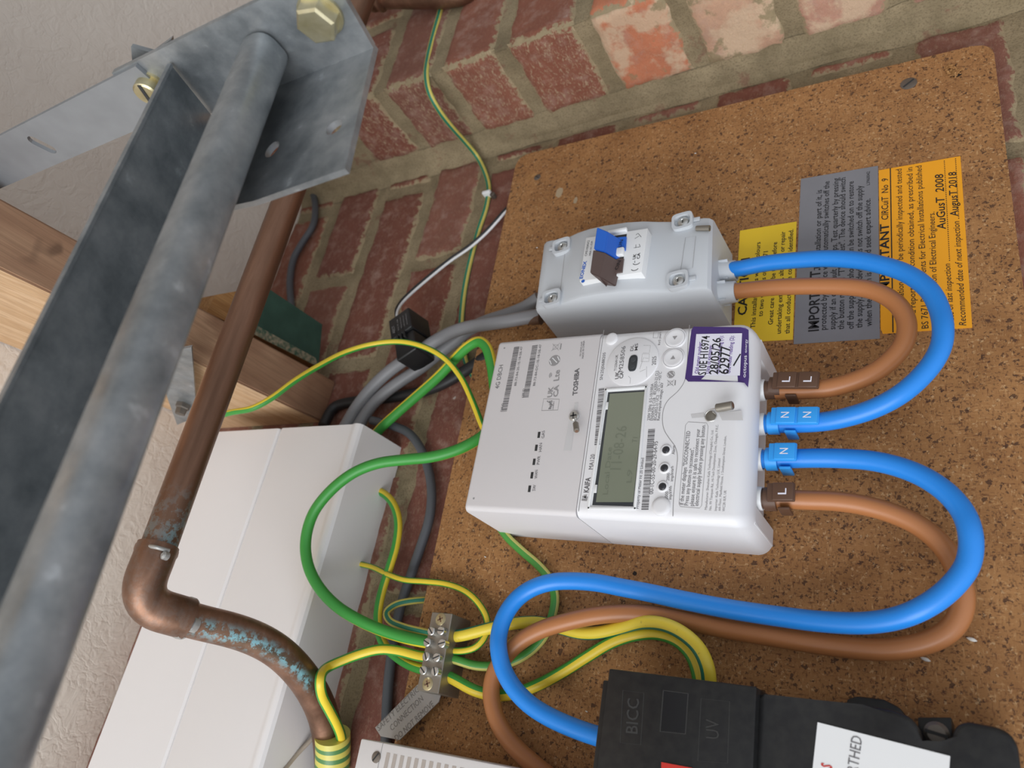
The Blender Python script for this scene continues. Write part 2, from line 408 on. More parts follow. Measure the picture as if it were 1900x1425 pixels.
M['purple'] = mat('purple_print', (.060, .028, .16), .5)
M['paper'] = mat('label_paper', (.80, .79, .88), .6)
M['violetink'] = mat('violet_ink', (.11, .03, .30), .6)
M['yellow'] = mat('yellow_label', (.93, .63, .03), .55, var=.12, vscale=20)
M['greyl'] = mat('silver_grey_label', (.25, .25, .27), .5, var=.2, vscale=14)
M['orange'] = mat('orange_label', (.95, .40, .012), .5, var=.08, vscale=20)
M['lcd'] = mat('lcd_glass', (.215, .235, .175), .12, spec=.6)
M['lcdseg'] = mat('lcd_segment', (.178, .198, .147), .2)
M['lcdrim'] = mat('lcd_rim', (.05, .055, .06), .25)
M['oval'] = mat('smoked_window', (.04, .045, .05), .15)
M['togblue'] = mat('blue_lever', (.018, .13, .58), .4)
M['togbrown'] = mat('brown_lever', (.105, .07, .062), .4)
M['brass'] = mat('plated_brass', (.30, .275, .235), .42, .75, .05, 500)
M['goldscrew'] = mat('pale_brass_screw', (.55, .47, .28), .35, .8)
M['tagal'] = mat('aluminium_tag', (.40, .385, .375), .5, .45, .05, 300)
M['tagink'] = mat('embossed_letters', (.20, .185, .175), .5, .3)
M['green'] = mat('dark_green_paint', (.020, .058, .040), .7, bump=.2, bscale=120, col2=(.030, .078, .055), vscale=60)
M['greenworn'] = mat('worn_painted_edge', (.36, .30, .20), .8, col2=(.05, .11, .07), vscale=260)
M['endwood'] = m_wood('orange_pine', (.34, .16, .05), (.47, .25, .09), 0, (60, 6, 60))
M['litwood'] = m_wood('lit_pine', (.50, .31, .16), (.62, .42, .25), 0, (30, 3, 60))  # pine lightened for the joist face turned to the daylight
M['clear'] = mat('dusty_cord', (.40, .34, .27), .5)
M['solder'] = mat('dull_solder', (.42, .42, .40), .45, .6, .4, 300)
M['holebrown'] = mat('hole_dark', (.16, .085, .05), .8)  # dark brown given to crimp bores and cross slots
M['stain'] = mat('dry_plaster', (.42, .32, .20), .9)
M['hole'] = mat('hole_black', (.02, .012, .008), .9)
M['fleck'] = mat('white_fleck', (.80, .78, .72), .6)
M['red'] = mat('red_print', (.55, .03, .02), .5)
M['ledd'] = mat('led_dark', (.03, .03, .035), .2)

# ================================================================== SETTING
BEDS = [-130, -54, 21, 98, 176, 257, 339, 412, 485, 558, 632, 706]
RED = [(.245, .088, .052), (.21, .072, .045), (.28, .105, .064), (.185, .066, .044), (.255, .105, .07)]
def brick_face(bm, O, U, V, N, u0, u1, v0, v1, col, smear, cl, el, proud=3.2, seed=0, pale=0.0):
    """an irregular brick face standing proud of the mortar plane"""
    nu = max(6, int((u1 - u0) / 4.5)); nv = max(6, int((v1 - v0) / 4.5)); g = []
    for j in range(nv + 1):
        row = []
        for i in range(nu + 1):
            s = i / nu; t = j / nv
            u = u0 + (u1 - u0) * s; v = v0 + (v1 - v0) * t
            nz = noise.noise(Vector((u * .045 + seed, v * .045, seed * 1.7))); nz2 = noise.noise(Vector((u * .13, v * .13 + seed, 4.2)))
            du = noise.noise(Vector((v * .09, seed, 1.1 + (s > .5)))) * 2.6; dv = noise.noise(Vector((u * .07, seed, 9.1 + (t > .5)))) * 2.6
            ed = min(u - u0, u1 - u, v - v0, v1 - v)
            k = min(1, ed / 5.0); k = k * k * (3 - 2 * k)
            P = O + U * (u + du) + V * (v + dv) + N * (-1.2 + (proud + 1.2) * k + nz * .9 + nz2 * .5)
            row.append((bm.verts.new(P), ed))
        g.append(row)
    for j in range(nv):
        for i in range(nu):
            q = [g[j][i], g[j][i + 1], g[j + 1][i + 1], g[j + 1][i]]
            f = bm.faces.new([a[0] for a in q])
            for lp, a in zip(f.loops, q):
                lp[cl] = (*col, 1); lp[el] = (min(1, a[1] / 13.0), smear, pale, 1)
def grid(bm, O, U, V, N, u0, u1, v0, v1, step, amp, mi):
    nu = int((u1 - u0) / step) + 1; nv = int((v1 - v0) / step) + 1; g = []
    for j in range(nv + 1):
        g.append([bm.verts.new(O + U * (u0 + (u1 - u0) * i / nu) + V * (v0 + (v1 - v0) * j / nv) + N * (amp * noise.noise(Vector((i * step * .06, j * step * .06, 3.3 + mi))))) for i in range(nu + 1)])
    for j in range(nv):
        for i in range(nu):
            f = bm.faces.new((g[j][i], g[j][i + 1], g[j + 1][i + 1], g[j + 1][i])); f.material_index = mi
X, Y, Z = Vector((1, 0, 0)), Vector((0, 1, 0)), Vector((0, 0, 1))
def jit(c, k=.12):
    q = 1 + random.uniform(-k, k); return tuple(x * q for x in c)
# back wall
bm = bmesh.new(); cl = bm.loops.layers.float_color.new('brickcol'); el = bm.loops.layers.float_color.new('edge')
grid(bm, Vector((0, 18, 0)), X, Z, -Y, -420, 560, -130, 706, 12, 1.2, 1)
# solid backing so the wall has thickness
ebox(bm, -420, 560, 20, 120, -130, 706, mi=1)
for k in range(len(BEDS) - 1):
    z0, z1 = BEDS[k] + 6, BEDS[k + 1] - 6; offs = 415 if k % 2 == 1 else 302
    x = offs - 225 * 4
    while x < 560:
        a, b = max(x + 5.5, -418), min(x + 219, 545)
        if b - a > 12: brick_face(bm, Vector((0, 18, 0)), X, Z, -Y, a, b, z0, z1, jit(random.choice(RED)), .12 + .2 * random.random(), cl, el, 2.8, k * 7.3 + x * .01)
        x += 225
tag(finish(bm, 'wall_back', [M['brick'], M['mortar']], smooth=50, recalc=False), kind='structure')
# pier: side face looks left, front face looks at the garage
bm = bmesh.new(); cl = bm.loops.layers.float_color.new('brickcol'); el = bm.loops.layers.float_color.new('edge')
PX = 556.0
ebox(bm, PX + .6, 900, -89.6, 120, -200, 706, mi=1)
grid(bm, Vector((PX, 0, 0)), -Y, Z, -X, -20, 88, -200, 706, 10, 1.2, 1)
grid(bm, Vector((0, -90, 0)), X, Z, -Y, PX, 900, -200, 706, 12, 1.0, 1)
PALE = {5: (.52, .17, .085), 4: (.56, .36, .24), 3: (.54, .28, .20), 2: (.46, .23, .17), 1: (.34, .17, .12)}
for k in range(-1, len(BEDS) - 1):
    z0, z1 = (BEDS[k] + 6.5, BEDS[k + 1] - 6.5) if k >= 0 else (-200, BEDS[0] - 6)
    low = k <= 4
    c = {4: (.60, .215, .11), 3: (.62, .38, .25), 2: (.55, .30, .21), 1: (.50, .27, .20), 0: (.40, .22, .16), -1: (.4, .2, .15)}.get(k, jit(RED[(k * 2) % 5]))
    v0 = 6 if k < 9 else 40
    brick_face(bm, Vector((PX, 0, 0)), -Y, Z, -X, v0, 91.5, z0, z1, c, .25 if low else .95, cl, el, 3.0, k * 3.1, 1.0 if low else 0.0)
    x = PX; L_ = 215 if k % 2 else 103; first = True
    while x < 900:
        b = min(x + L_, 898)
        brick_face(bm, Vector((0, -90, 0)), X, Z, -Y, x - (2 if first else -5), b, z0, z1, c if first else jit(random.choice(RED)), .15, cl, el, 3.0, k * 5.7 + x)
        x += L_ + 10; L_ = 215; first = False
# mortar fillet smeared down the inner corner
n_ = 90; rows = []
for i in range(n_ + 1):
    z = -150 + 850 * i / n_; q = noise.noise(Vector((z * .02, 1.3, 0))) * 5; w1 = 11 + q + (7 if z > 430 else 0); w2 = 10 + noise.noise(Vector((z * .03, 5.3, 0))) * 6
    rows.append([bm.verts.new(v) for v in ((PX - w1, 17.5, z), (PX - w1 * .45, 14, z), (PX - 4.2 + q * .1, 9, z), (PX - 3.6, 4 - w2 * .4, z), (PX - 1, -w2, z))])
for i in range(n_):
    for j in range(4):
        f = bm.faces.new((rows[i][j], rows[i][j + 1], rows[i + 1][j + 1], rows[i + 1][j])); f.material_index = 1
tag(finish(bm, 'wall_right', [M['brick'], M['mortar']], smooth=50, recalc=False), kind='structure')
# ceiling
bm = bmesh.new(); ebox(bm, -1500, 900, -1800, 120, 697, 712)
tag(finish(bm, 'ceiling', M['artex'], smooth=0), kind='structure')

# roof timber running out from the wall, with the packing block beside it
def skew(x, y): return x + (y + 140) * 0.088
t = thing('ceiling_joist', (245, -140, 600), 'rough sawn pine joist fixed under the textured ceiling, pale left face', 'joist')
bm = bmesh.new()
def jp(x, y, z): return Vector((skew(x, y), y, z))
ys = [16, -600]
a = [jp(224, 16, 535), jp(269, 16, 535), jp(269, 16, 696.5), jp(224, 16, 696.5)]; b = [jp(224, -1200, 535), jp(269, -1200, 535), jp(269, -1200, 696.5), jp(224, -1200, 696.5)]
va = [bm.verts.new(p) for p in a]; vb = [bm.verts.new(p) for p in b]
for q in ((va[3], va[2], va[1], va[0]), tuple(vb)): bm.faces.new(q)
for i in range(4): bm.faces.new((va[i], va[(i + 1) % 4], vb[(i + 1) % 4], vb[i]))
bmesh.ops.bevel(bm, geom=list(bm.edges), offset=1.6, segments=2, affect='EDGES')
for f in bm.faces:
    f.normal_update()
    if f.normal.x < -.7 and f.calc_area() > 2000: f.material_index = 1  # paler wood on the left face: side daylight put into its colour
finish(bm, 'beam', [M['joist_dark'], M['litwood']], t)
bm = bmesh.new(); a = atn(0, 590, (0, 0, 1), 680)
t2 = None
# block with green painted face
bm = bmesh.new()
gp = [atn(x, y, (0, 0, 1), 548) for x, y in ((401, 547), (490, 531), (598, 602), (591, 681), (466, 618), (383, 579))]
poly = [(p.x, p.y) for p in gp]
v0 = [bm.verts.new((x, y, 548)) for x, y in poly]; v1 = [bm.verts.new((x, y, 640)) for x, y in poly]
bm.faces.new(v0); bm.faces.new(v1[::-1])
for i in range(6): bm.faces.new((v0[i], v0[(i + 1) % 6], v1[(i + 1) % 6], v1[i]))
tb = thing('packing_block', (300, -60, 600), 'dark green painted timber block beside the ceiling joist, cut edge worn bare', 'timber block')
finish(bm, 'block', M['endwood'], tb)
bm = bmesh.new(); gp = [atn(x, y, (0, 0, 1), 547.4) for x, y in ((440, 537), (490, 530), (598, 602), (591, 681), (466, 618), (430, 600))]
ins = [atn(x, y, (0, 0, 1), 547.2) for x, y in ((470, 600), (478, 605), (585, 664), (591, 681), (466, 618), (455, 612))]
quad(bm, [(p.x, p.y, 547.4) for p in gp]); 
finish(bm, 'painted_face', M['green'], tb)
bm = bmesh.new(); quad(bm, [(p.x, p.y, 547.0) for p in ins]); finish(bm, 'worn_edge', M['greenworn'], tb)

# ================================================================== BOARD
def roundpoly(c, r, n=6):
    out = []
    for i in range(len(c)):
        p = Vector(c[i]); a = (Vector(c[i - 1]) - p).normalized(); b = (Vector(c[(i + 1) % len(c)]) - p).normalized()
        for k in range(n + 1):
            s = k / n; out.append(tuple(p + a * r * (1 - s) ** 2 + b * r * s ** 2))
    return out
bd = thing('meter_board', (250, 0, 160), 'chipboard backing board on the brick wall carrying the electricity meter', 'board')
bm = bmesh.new(); prism(bm, roundpoly([(-75, 347), (515, 362.5), (503, -36), (-75, -34)], 13), 14, 0, .8, 1)
finish(bm, 'panel', M['board'], bd, smooth=30)
def fix(px, py, r, nm, m1, sunk=True, rot=.6):
    o = at(px, py, 0); b = bmesh.new(); lathe(b, o + Vector((0, .3, 0)), (0, -1, 0), [(0, r), (.5, r), (.8, r * .8)], 20)
    s = finish(b, nm, m1, bd); b = bmesh.new()
    d = Vector((math.cos(rot), 0, math.sin(rot))); e = Vector((-d.z, 0, d.x))
    box(b, o + Vector((0, -.55, 0)), d * r * .8, (0, .15, 0), e * r * .11); finish(b, 'slot', M['slot'], s)
fix(1686, 155, 5.6, 'fixing_screw', M['dullscrew'], rot=-.9)
fix(997, 329, 3.6, 'fixing_screw', M['dullscrew'], rot=.9)
def blot(px, py, rx, rz, m1, nm, lift=.15, seed=0, par=bd):
    o = at(px, py, 0); b = bmesh.new(); vs = []
    for k in range(22):
        a = 2 * math.pi * k / 22; q = 1 + .35 * noise.noise(Vector((math.cos(a) * 1.5, math.sin(a) * 1.5, seed)))
        vs.append(b.verts.new((o.x + rx * q * math.cos(a), -lift, o.z + rz * q * math.sin(a))))
    b.faces.new(vs); return finish(b, nm, m1, par)
blot(987, 327, 4, 5, M['endwood'], 'countersink', .1, 3)
blot(1038, 357, 6, 3.6, M['stain'], 'plaster_mark', .1, 1); blot(1068, 372, 4, 1.8, M['stain'], 'plaster_mark', .1, 5)
# torn screw hole
o = at(1770, 133, 0); b = bmesh.new()
for k in range(40):
    a = random.uniform(0, 6.28); r = random.uniform(1.5, 6.5); L = random.uniform(1.5, 4.5)
    c = o + Vector((math.cos(a) * r, -random.uniform(.2, 2.2), math.sin(a) * r * .8)); dd = Vector((random.uniform(-1, 1), random.uniform(-.6, .2), random.uniform(-1, 1))).normalized()
    box(b, c, dd * L * .5, dd.cross(Y).normalized() * .5, dd.cross(dd.cross(Y)).normalized() * .3)
finish(b, 'torn_fibres', M['endwood'], bd); blot(1776, 138, 3.2, 2.6, M['hole'], 'screw_hole', .3, 8)
blot(1178, 1064, 1.4, 1.4, M['hole'], 'screw_hole', .12, 2)
FL = ['just outside the bend of the long brown cable', 'below the long brown cable, nearer the black service head', 'between the meter hub and the earth block', 'between the long blue cable and the black service head', 'beside the top edge of the isolator box', 'above the isolator box']
for i, (x, y, r) in enumerate([(1803, 1189, 2.4), (1717, 1226, 2.4), (900, 1034, 1.0), (1088, 1321, .9), (996, 460, 1.0), (1290, 285, 1.0)]):
    o = at(x, y, .6); b = bmesh.new(); lathe(b, o - Vector((0, 0, 1)) * r, (0.3, 0, 1), [(0, .1), (r * .5, r * .35), (r, r * .42), (r * 1.6, r * .3), (r * 2, .1)], 10)
    tag(finish(b, 'paint_fleck', M['fleck']), 'small white fleck on the board ' + FL[i], 'fleck', 'white flecks on the board')

# ------------------------------------------------------------------ labels on the board
def label(name, corners, m1, lab, lines, thick=.25, h=.35):
    t = thing(name, at(*corners[0], 0), lab, 'sticker'); b = bmesh.new(); rprism(b, corners, h, 0); finish(b, 'sheet', m1, t, smooth=0)
    b = bmesh.new()
    for (s, p, q, hg, kw) in lines: tpx(b, s, p, q, hg, h, **kw)
    return t, b
t, b = label('warning_sticker', [(1373, 428), (1478, 411), (1471, 630), (1360, 636)], M['yellow'], 'small yellow CAUTION sticker on the board, leftmost of the three notices', [
    ('CAUTION', (1385, 584), (1391, 478), 6.3, dict(bold=.02)),
    ('This installation has wiring colours', (1401, 609), (1411, 449), 3.3, dict(bold=.01)),
    ('to two versions of BS 7671', (1415, 587), (1425, 466), 3.3, dict(bold=.01)),
    ('Great care should be taken before', (1434, 602), (1442, 449), 3.3, dict(bold=.01)),
    ('undertaking extension, alteration or repair', (1449, 619), (1457, 429), 3.3, dict(bold=.01)),
    ('that all conductors are correctly identified.', (1465, 619), (1472, 425), 3.3, dict(bold=.01))])
finish(b, 'lettering', M['black'], t, smooth=0)
t, b = label('notice_sticker', [(1486, 332), (1629, 307.5), (1632.5, 628), (1472.5, 638.5)], M['greyl'], 'silver grey IMPORTANT sticker between the yellow and orange stickers', [
    ('IMPORTANT.', (1519, 614), (1522, 498), 6.6, dict(bold=.02)),
    ('This installation or part of it, is', (1521.5, 500), (1525, 352), 4.0, dict(bold=.006)),
    ('protected by a device which automatically switches off the', (1533, 612), (1539, 336), 4.0, dict(bold=.006)),
    ('supply if an earth fault develops. Test quarterly by pressing', (1550, 611), (1556, 330), 4.0, dict(bold=.006)),
    ('the button marked "T" or "Test". The device should switch', (1566, 611), (1569, 329), 4.0, dict(bold=.006)),
    ('off the supply and should then be switched on to restore', (1584, 610), (1584, 336), 4.0, dict(bold=.006)),
    ('the supply. If the device does not switch off the supply', (1600, 608), (1600, 344), 4.0, dict(bold=.006)),
    ('when the button is pressed seek expert advice.', (1618, 605), (1615, 368), 4.0, dict(bold=.006)),
    ('L3960042', (1614, 343), (1614, 318), 2.2, {})])
finish(b, 'lettering', M['black'], t, smooth=0)
t, b = label('inspection_sticker', [(1630.5, 316), (1782, 289.5), (1804, 607.5), (1638, 619), (1634, 610)], M['orange'], 'bright orange IMPORTANT inspection sticker with handwritten August dates', [
    ('IMPORTANT', (1650, 545), (1649, 414), 5.4, dict(bold=.02)),
    ('This installation should be periodically inspected and tested', (1678, 606), (1673, 313), 3.8, {}),
    ('and a report on its condition obtained, as prescribed in', (1700, 606), (1693, 310), 3.8, {}),
    ('BS 7671 Requirements for Electrical Installations published', (1723, 609), (1710, 307), 3.8, {}),
    ('by the Institution of Electrical Engineers.', (1741, 600), (1734, 393), 3.8, {}),
    ('Date of last inspection', (1771, 604), (1763, 489), 3.6, dict(shear=.25)),
    ('....................................................', (1763, 484), (1753, 298), 4, {}),
    ('Recommended date of next inspection', (1793, 604), (1780, 410), 3.8, dict(shear=.25)),
    ('..............................', (1780, 406), (1774, 294), 4, {})])
finish(b, 'lettering', M['black'], t, smooth=0)
b = bmesh.new(); strip(b, [at(1657, 617, .35), at(1652, 312, .35)], .7)
finish(b, 'rule', M['black'], t, smooth=0)
b = bmesh.new()
for s, p, q, hg in (('CIRCuiT  No  9', (1648, 407), (1648, 330), 4.2), ('AuGusT  2008', (1755, 425), (1750, 322), 5.0), ('AugusT 2018', (1778, 401), (1774, 318), 4.6)):
    tpx(b, s, p, q, hg, .35, shear=.12, bold=.008)
finish(b, 'handwriting', M['black'], t, smooth=0)

# ================================================================== METER
MH = 58.0
mt = thing('electricity_meter', (190, 0, 190), 'white smart electricity meter with grey screen and communications hub on top', 'electricity meter')
def mx(u, v):
    """face coordinates of the meter: u across from its left edge, v down from its top edge -> world x,z"""
    return (128.6 + u * (1 - .0006 * 0) - v * .030 - .0002 * v * (0 if u < 65 else 1) * 100 * (v / 197) * .3, 291.3 + u * .012 - v * 1.0)
def shell(rows, name, m1, bottom=None, W=131.0, r=4.6):
    """rows: (v, h) down the face; flanks rounded; optional recessed underside (lip height, recess depth)"""
    bm = bmesh.new(); cols = []
    for a in (0, 15, 30, 45, 60, 75, 90): cols.append((r * (1 - math.sin(math.radians(a))), r * (1 - math.cos(math.radians(90 - a)))))
    cols = [(0, r)] + [(r - r * math.cos(math.radians(a)), r - r * math.sin(math.radians(a))) for a in (15, 30, 45, 60, 75, 90)]
    uu = [(c, d) for c, d in cols] + [(W * .33, 0), (W * .66, 0)] + [(W - c, d) for c, d in cols[::-1]]
    vmax = max(v for v, h in rows); G = []; Bs = []
    for v, h in rows:
        ins = 0
        if bottom and v > vmax - 9: q = v - (vmax - 9); ins = 9 - math.sqrt(max(0, 81 - q * q))
        if ins > 6.5: ins = 6.5
        row = []
        for u, dd in uu:
            u2 = W / 2 + (u - W / 2) * (W / 2 - ins) / (W / 2); x, z = mx(u2, v); row.append(bm.verts.new((x, -(h - dd), z)))
        G.append(row); x, z = mx(ins, v); x2, z2 = mx(W - ins, v); Bs.append((bm.verts.new((x, 0, z)), bm.verts.new((x2, 0, z2))))
    for a in range(len(G) - 1):
        for k in range(len(uu) - 1): bm.faces.new((G[a][k], G[a][k + 1], G[a + 1][k + 1], G[a + 1][k]))
        bm.faces.new((Bs[a][0], G[a][0], G[a + 1][0], Bs[a + 1][0])); bm.faces.new((G[a][-1], Bs[a][1], Bs[a + 1][1], G[a + 1][-1]))
    bm.faces.new([Bs[0][0]] + [Bs[0][1]] + G[0][::-1])
    if not bottom: bm.faces.new([Bs[-1][1], Bs[-1][0]] + G[-1])
    else:
        lip, rec = bottom; last = G[-1]
        def row_at(vv, hh): return [bm.verts.new((p.co.x, -min(hh, -p.co.y), p.co.z + vv)) for p in last]
        r1 = row_at(0, lip); r2 = row_at(rec, lip); r3 = row_at(rec, 0)
        for A_, B_ in ((last, r1), (r1, r2), (r2, r3)):
            for k in range(len(uu) - 1): bm.faces.new((A_[k], A_[k + 1], B_[k + 1], B_[k]))
        for u0, u1 in ((5.5, 16), (W - 19, W - 5.5)):
            c0 = mx(u0, vmax - 12); c1 = mx(u1, vmax - .05)
            ebox(bm, c0[0], c1[0] , -lip - 1, 0, c1[1], c0[1], 0)
    return finish(bm, name, m1, mt, smooth=40)
shell([(0, MH - 3), (.5, MH - 1.4), (1.6, MH - .4), (3, MH), (84.4, MH)], 'communications_hub', M['hub'], r=3.6)
shell([(84.9, MH), (134, MH), (160, MH)], 'meter_body', M['white'], r=6)
shell([(160, MH), (175, MH), (178, MH - .25), (180.5, MH - .9), (182.7, MH - 2.1), (184.6, MH - 3.8), (186.4, MH - 6.4), (187.7, MH - 9.4), (188.5, MH - 13)], 'terminal_cover', M['white'], bottom=(42, 6), r=6)
MT = MH + .02
# printed face
ik = bmesh.new()
def T(s, p, q, hg, **k): tpx(ik, s, p, q, hg, k.pop('h', MT), **k)
def bars(p, q, wd, seed, bmx):
    """bar code running from p to q (px), bar length wd mm towards the right of the running direction"""
    a = at(*p, MT); c = at(*q, MT); rr = random.Random(seed); L = (c - a).length; u = (c - a).normalized(); v = Vector((u.z, 0, -u.x)) ; s = 0
    while s < L - .4:
        wb = rr.choice((.28, .28, .55, .8)); o = a + u * s
        quad(bmx, [o, o + u * wb, o + u * wb + v * wd, o + v * wd], lift=.1); s += wb + rr.choice((.3, .3, .55))
T('4G DBCH', (926, 721), (934, 677), 3.6)
T('CHF ID', (932, 764), (935, 748), 1.7); T('GPF ID', (972, 738), (974, 721), 1.7)
bars((930, 764), (954, 644), 4.6, 3, ik); bars((970, 738), (988, 640), 4.6, 5, ik)
T('88-73-84-20-1E-18-5B-47', (958, 716), (970, 643), 1.9); T('88-73-84-DC-1E-18-5B-47', (993, 716), (1005, 639), 1.9)
T('TOSHIBA', (1071, 733), (1075, 683), 3.4, bold=.03)
T('RoHS', (1023, 759), (1025, 743), 2.2, bold=.02); T('COMPLIANT', (1027, 760), (1029, 744), .9)
T('501202A1A49', (1078, 661), (1081, 634), 1.2); T('MADE IN CHINA', (1083, 665), (1085, 632), 1.4)
for s, p, q in (('GAS', (1010, 813), (1011, 799)), ('HAN', (1005, 838), (1006, 822)), ('PWR', (1001, 862), (1003, 846)), ('WAN', (997, 888), (998, 872)), ('SW', (993, 911), (995, 900))): T(s, p, q, 2.2)
T('SN:25J0688205', (1118, 705), (1124, 654), 2.1)
bars((1103, 826), (1111, 721), 4.0, 9, ik)
T('MA120', (1100, 871), (1104, 843), 3.0); T('KAIFA', (1092, 914), (1096, 886), 3.4, bold=.025)
T('Property of Meter Fit 20 Limited', (1185, 944), (1195, 850), 1.9)
bars((1190, 946), (1203, 795), 4.4, 11, ik)
T('00-1C-55-00-20-29-64-95', (1212, 917), (1221, 819), 2.8)
T('230V 50Hz  0.5-10(100)A', (1206, 780), (1213, 712), 1.9); T('EN50470-3 Cl.B   IEC62053-23 Cl.2', (1212, 780), (1222, 688), 1.9)
T('IEC62052-31 UC3   -25\u00b0C ~ +55\u00b0C', (1218, 780), (1228, 690), 1.9); T('Rated impulse voltage: 6kV', (1224, 780), (1231, 710), 1.9)
T('Alarm', (1252, 843), (1253, 827), 2.0); T('2000', (1242, 892), (1243, 878), 1.9); T('imp/kvarh', (1249, 893), (1250, 865), 1.9)
T('2000', (1239, 927), (1240, 912), 1.9); T('imp/kWh', (1246, 927), (1247, 902), 1.9)
T('If the meter displays "DISCONNECTED', (1268, 937), (1281, 800), 2.5); T('Press any button to reconnect",', (1277, 938), (1288, 831), 2.5)
T('please ensure it is safe to reconnect your', (1287, 939), (1299, 796), 2.5); T('electrical supply before pressing any button.', (1296, 939), (1309, 788), 2.5)
T('T12364-UK', (1144, 688), (1147, 658), 1.8, h=MH+1.02); T('M258506', (1155, 690), (1161, 642), 3.0, h=MH+1.02); T('UK', (1148, 703), (1149, 689), 2.6, h=MH+1.02, bold=.02); T('CA', (1156, 702), (1157, 690), 2.6, h=MH+1.02, bold=.02)
T('DL', (1175, 651), (1176, 640), 2.2, h=MH+1.02, bold=.01); T('MS', (1183, 650), (1184, 637), 2.2, h=MH+1.02, bold=.01); T('2025', (1217, 677), (1218, 661), 2.8, h=MH+1.02)
T('R\u22655 years', (1225, 640), (1227, 616), 1.5)
finish(ik, 'printed_lettering', M['ink'], mt, smooth=0)
ik = bmesh.new()
T('Manufacturer: Shenzhen Kaifa Technology (Chengdu) Co., Ltd.', (1312, 946), (1324, 798), 1.45); T('No. 99 Tianquan Rd., Hi-Tech Development Zone, Chengdu, P.R.C.', (1320, 947), (1333, 788), 1.45)
T('Importer: Kaifa Technology U.K. Limited', (1330, 948), (1337, 851), 1.45); T('6th Floor, Manfield House, 1 Southampton Street, London,', (1337, 948), (1348, 809), 1.45)
T('WC2R 0LR, UK', (1345, 949), (1348, 910), 1.45)
T('UK', (1024, 737), (1027, 717), 3.6, bold=.03); T('CA', (1035, 736), (1037, 714), 3.6, bold=.03); T('Lte', (1037, 706), (1039, 686), 4.2, bold=.02)
# wireless arcs, recycling, round emblem, bins, framed boxes
for r in (1.6, 2.8, 4.0):
    c = at(1026, 696, MT); strip(ik, [c + Vector((math.cos(a) * r * .7, 0, math.sin(a) * r * .7)) for a in [.7 + i * .18 for i in range(10)]], .45)
def disc(bmx, c, r, n=24): quad(bmx, [c + Vector((math.cos(6.2832 * k / n) * r, 0, math.sin(6.2832 * k / n) * r)) for k in range(n)], lift=.1)
def emblem(px, py, r):
    c = at(px, py, MT); disc(ik, c, r)
    return c
e1 = emblem(1029, 669, 4.3); e2 = emblem(1245, 695, 2.6)
def bin_(px, py, k):
    c = at(px, py, MT); V = lambda a, b_: c + Vector((a * k, 0, b_ * k))
    strip(ik, [V(-2, 2), V(-1.4, -2), V(1.4, -2), V(2, 2), V(-2, 2)], .25); strip(ik, [V(-3, 3), V(3, -3)], .25); strip(ik, [V(3, 3), V(-3, -3)], .25)
    quad(ik, [V(-2.4, -4.6), V(2.4, -4.6), V(2.4, -3.6), V(-2.4, -3.6)], lift=.1)
bin_(1031, 644, 1.0); bin_(1244, 711, .75)
strip(ik, [at(1005, 762, MT), at(1009, 740, MT), at(1038, 741, MT), at(1035, 761, MT)], .35, closed=True)
strip(ik, [at(1020, 756, MT), at(1026, 752, MT), at(1015, 744, MT)], .8)
fr = [at(*p, MT) for p in ((1260, 935), (1262, 940), (1298, 943), (1302, 938), (1314, 791), (1311, 785), (1277, 783), (1272, 789))]
strip(ik, fr, .25, closed=True)
strip(ik, [at(*p, MT) for p in ((1150, 690), (1162, 691), (1165, 668), (1153, 667))], .15, closed=True)
strip(ik, [at(*p, MT) for p in ((1212, 627), (1221, 627), (1222, 616), (1213, 616))], .3, closed=True)
for P in (((1187, 685), (1194, 664), (1203, 665)), ((1200, 680), (1200, 700)), ((1190, 671), (1204, 671), (1205, 657), (1192, 657), (1190, 671)), ((1193, 655), (1205, 655), (1207, 641), (1194, 641)), ((1169, 712), (1170, 702), (1166, 698)), ((1187, 690), (1198, 685))):
    strip(ik, [at(*p, MT + .9) for p in P], .22)
# stylised two letter emblem
c = [at(*p, MT) for p in ((1079, 929), (1089, 930), (1091, 922), (1081, 920))]; quad(ik, c, lift=.1)
strip(ik, [at(1084, 920, MT), at(1088, 918, MT), at(1084, 926, MT)], 1.2)
finish(ik, 'small_print', M['inklt'], mt, smooth=0)
wk = bmesh.new()
for c, r in ((e1, 4.3), (e2, 2.6)):
    for a, b_ in (((-.7, .45), (.1, .9)), ((-.45, -.55), (.55, .5)), ((-.1, -.9), (.7, -.45))): strip(wk, [c + Vector((a[0], 0, a[1])) * r, c + Vector((b_[0], 0, b_[1])) * r], r * .16, lift=.2)
strip(wk, [at(1080, 924, MT), at(1086, 925, MT)], .5, lift=.2); finish(wk, 'emblem_white_strokes', M['white'], mt, smooth=0)  # white printed strokes over the emblems
# seams between mouldings
sm = bmesh.new()
strip(sm, [at(1120.5, 612.5, MT), at(1073.5, 949, MT)], .45, lift=.05)
seam = [(1279.5, 603), (1276.5, 640), (1274, 690), (1269, 710), (1257, 727), (1240, 742), (1232, 756), (1229, 776), (1232, 797), (1243, 815), (1253, 829), (1257, 845), (1254, 880), (1250, 920), (1248.5, 958)]
sp_ = smoothpath(spline([at(*p, MT) for p in seam], 1.5), 1); strip(sm, sp_, .42, lift=.05)
finish(sm, 'seam', M['inklt'], mt, smooth=0)
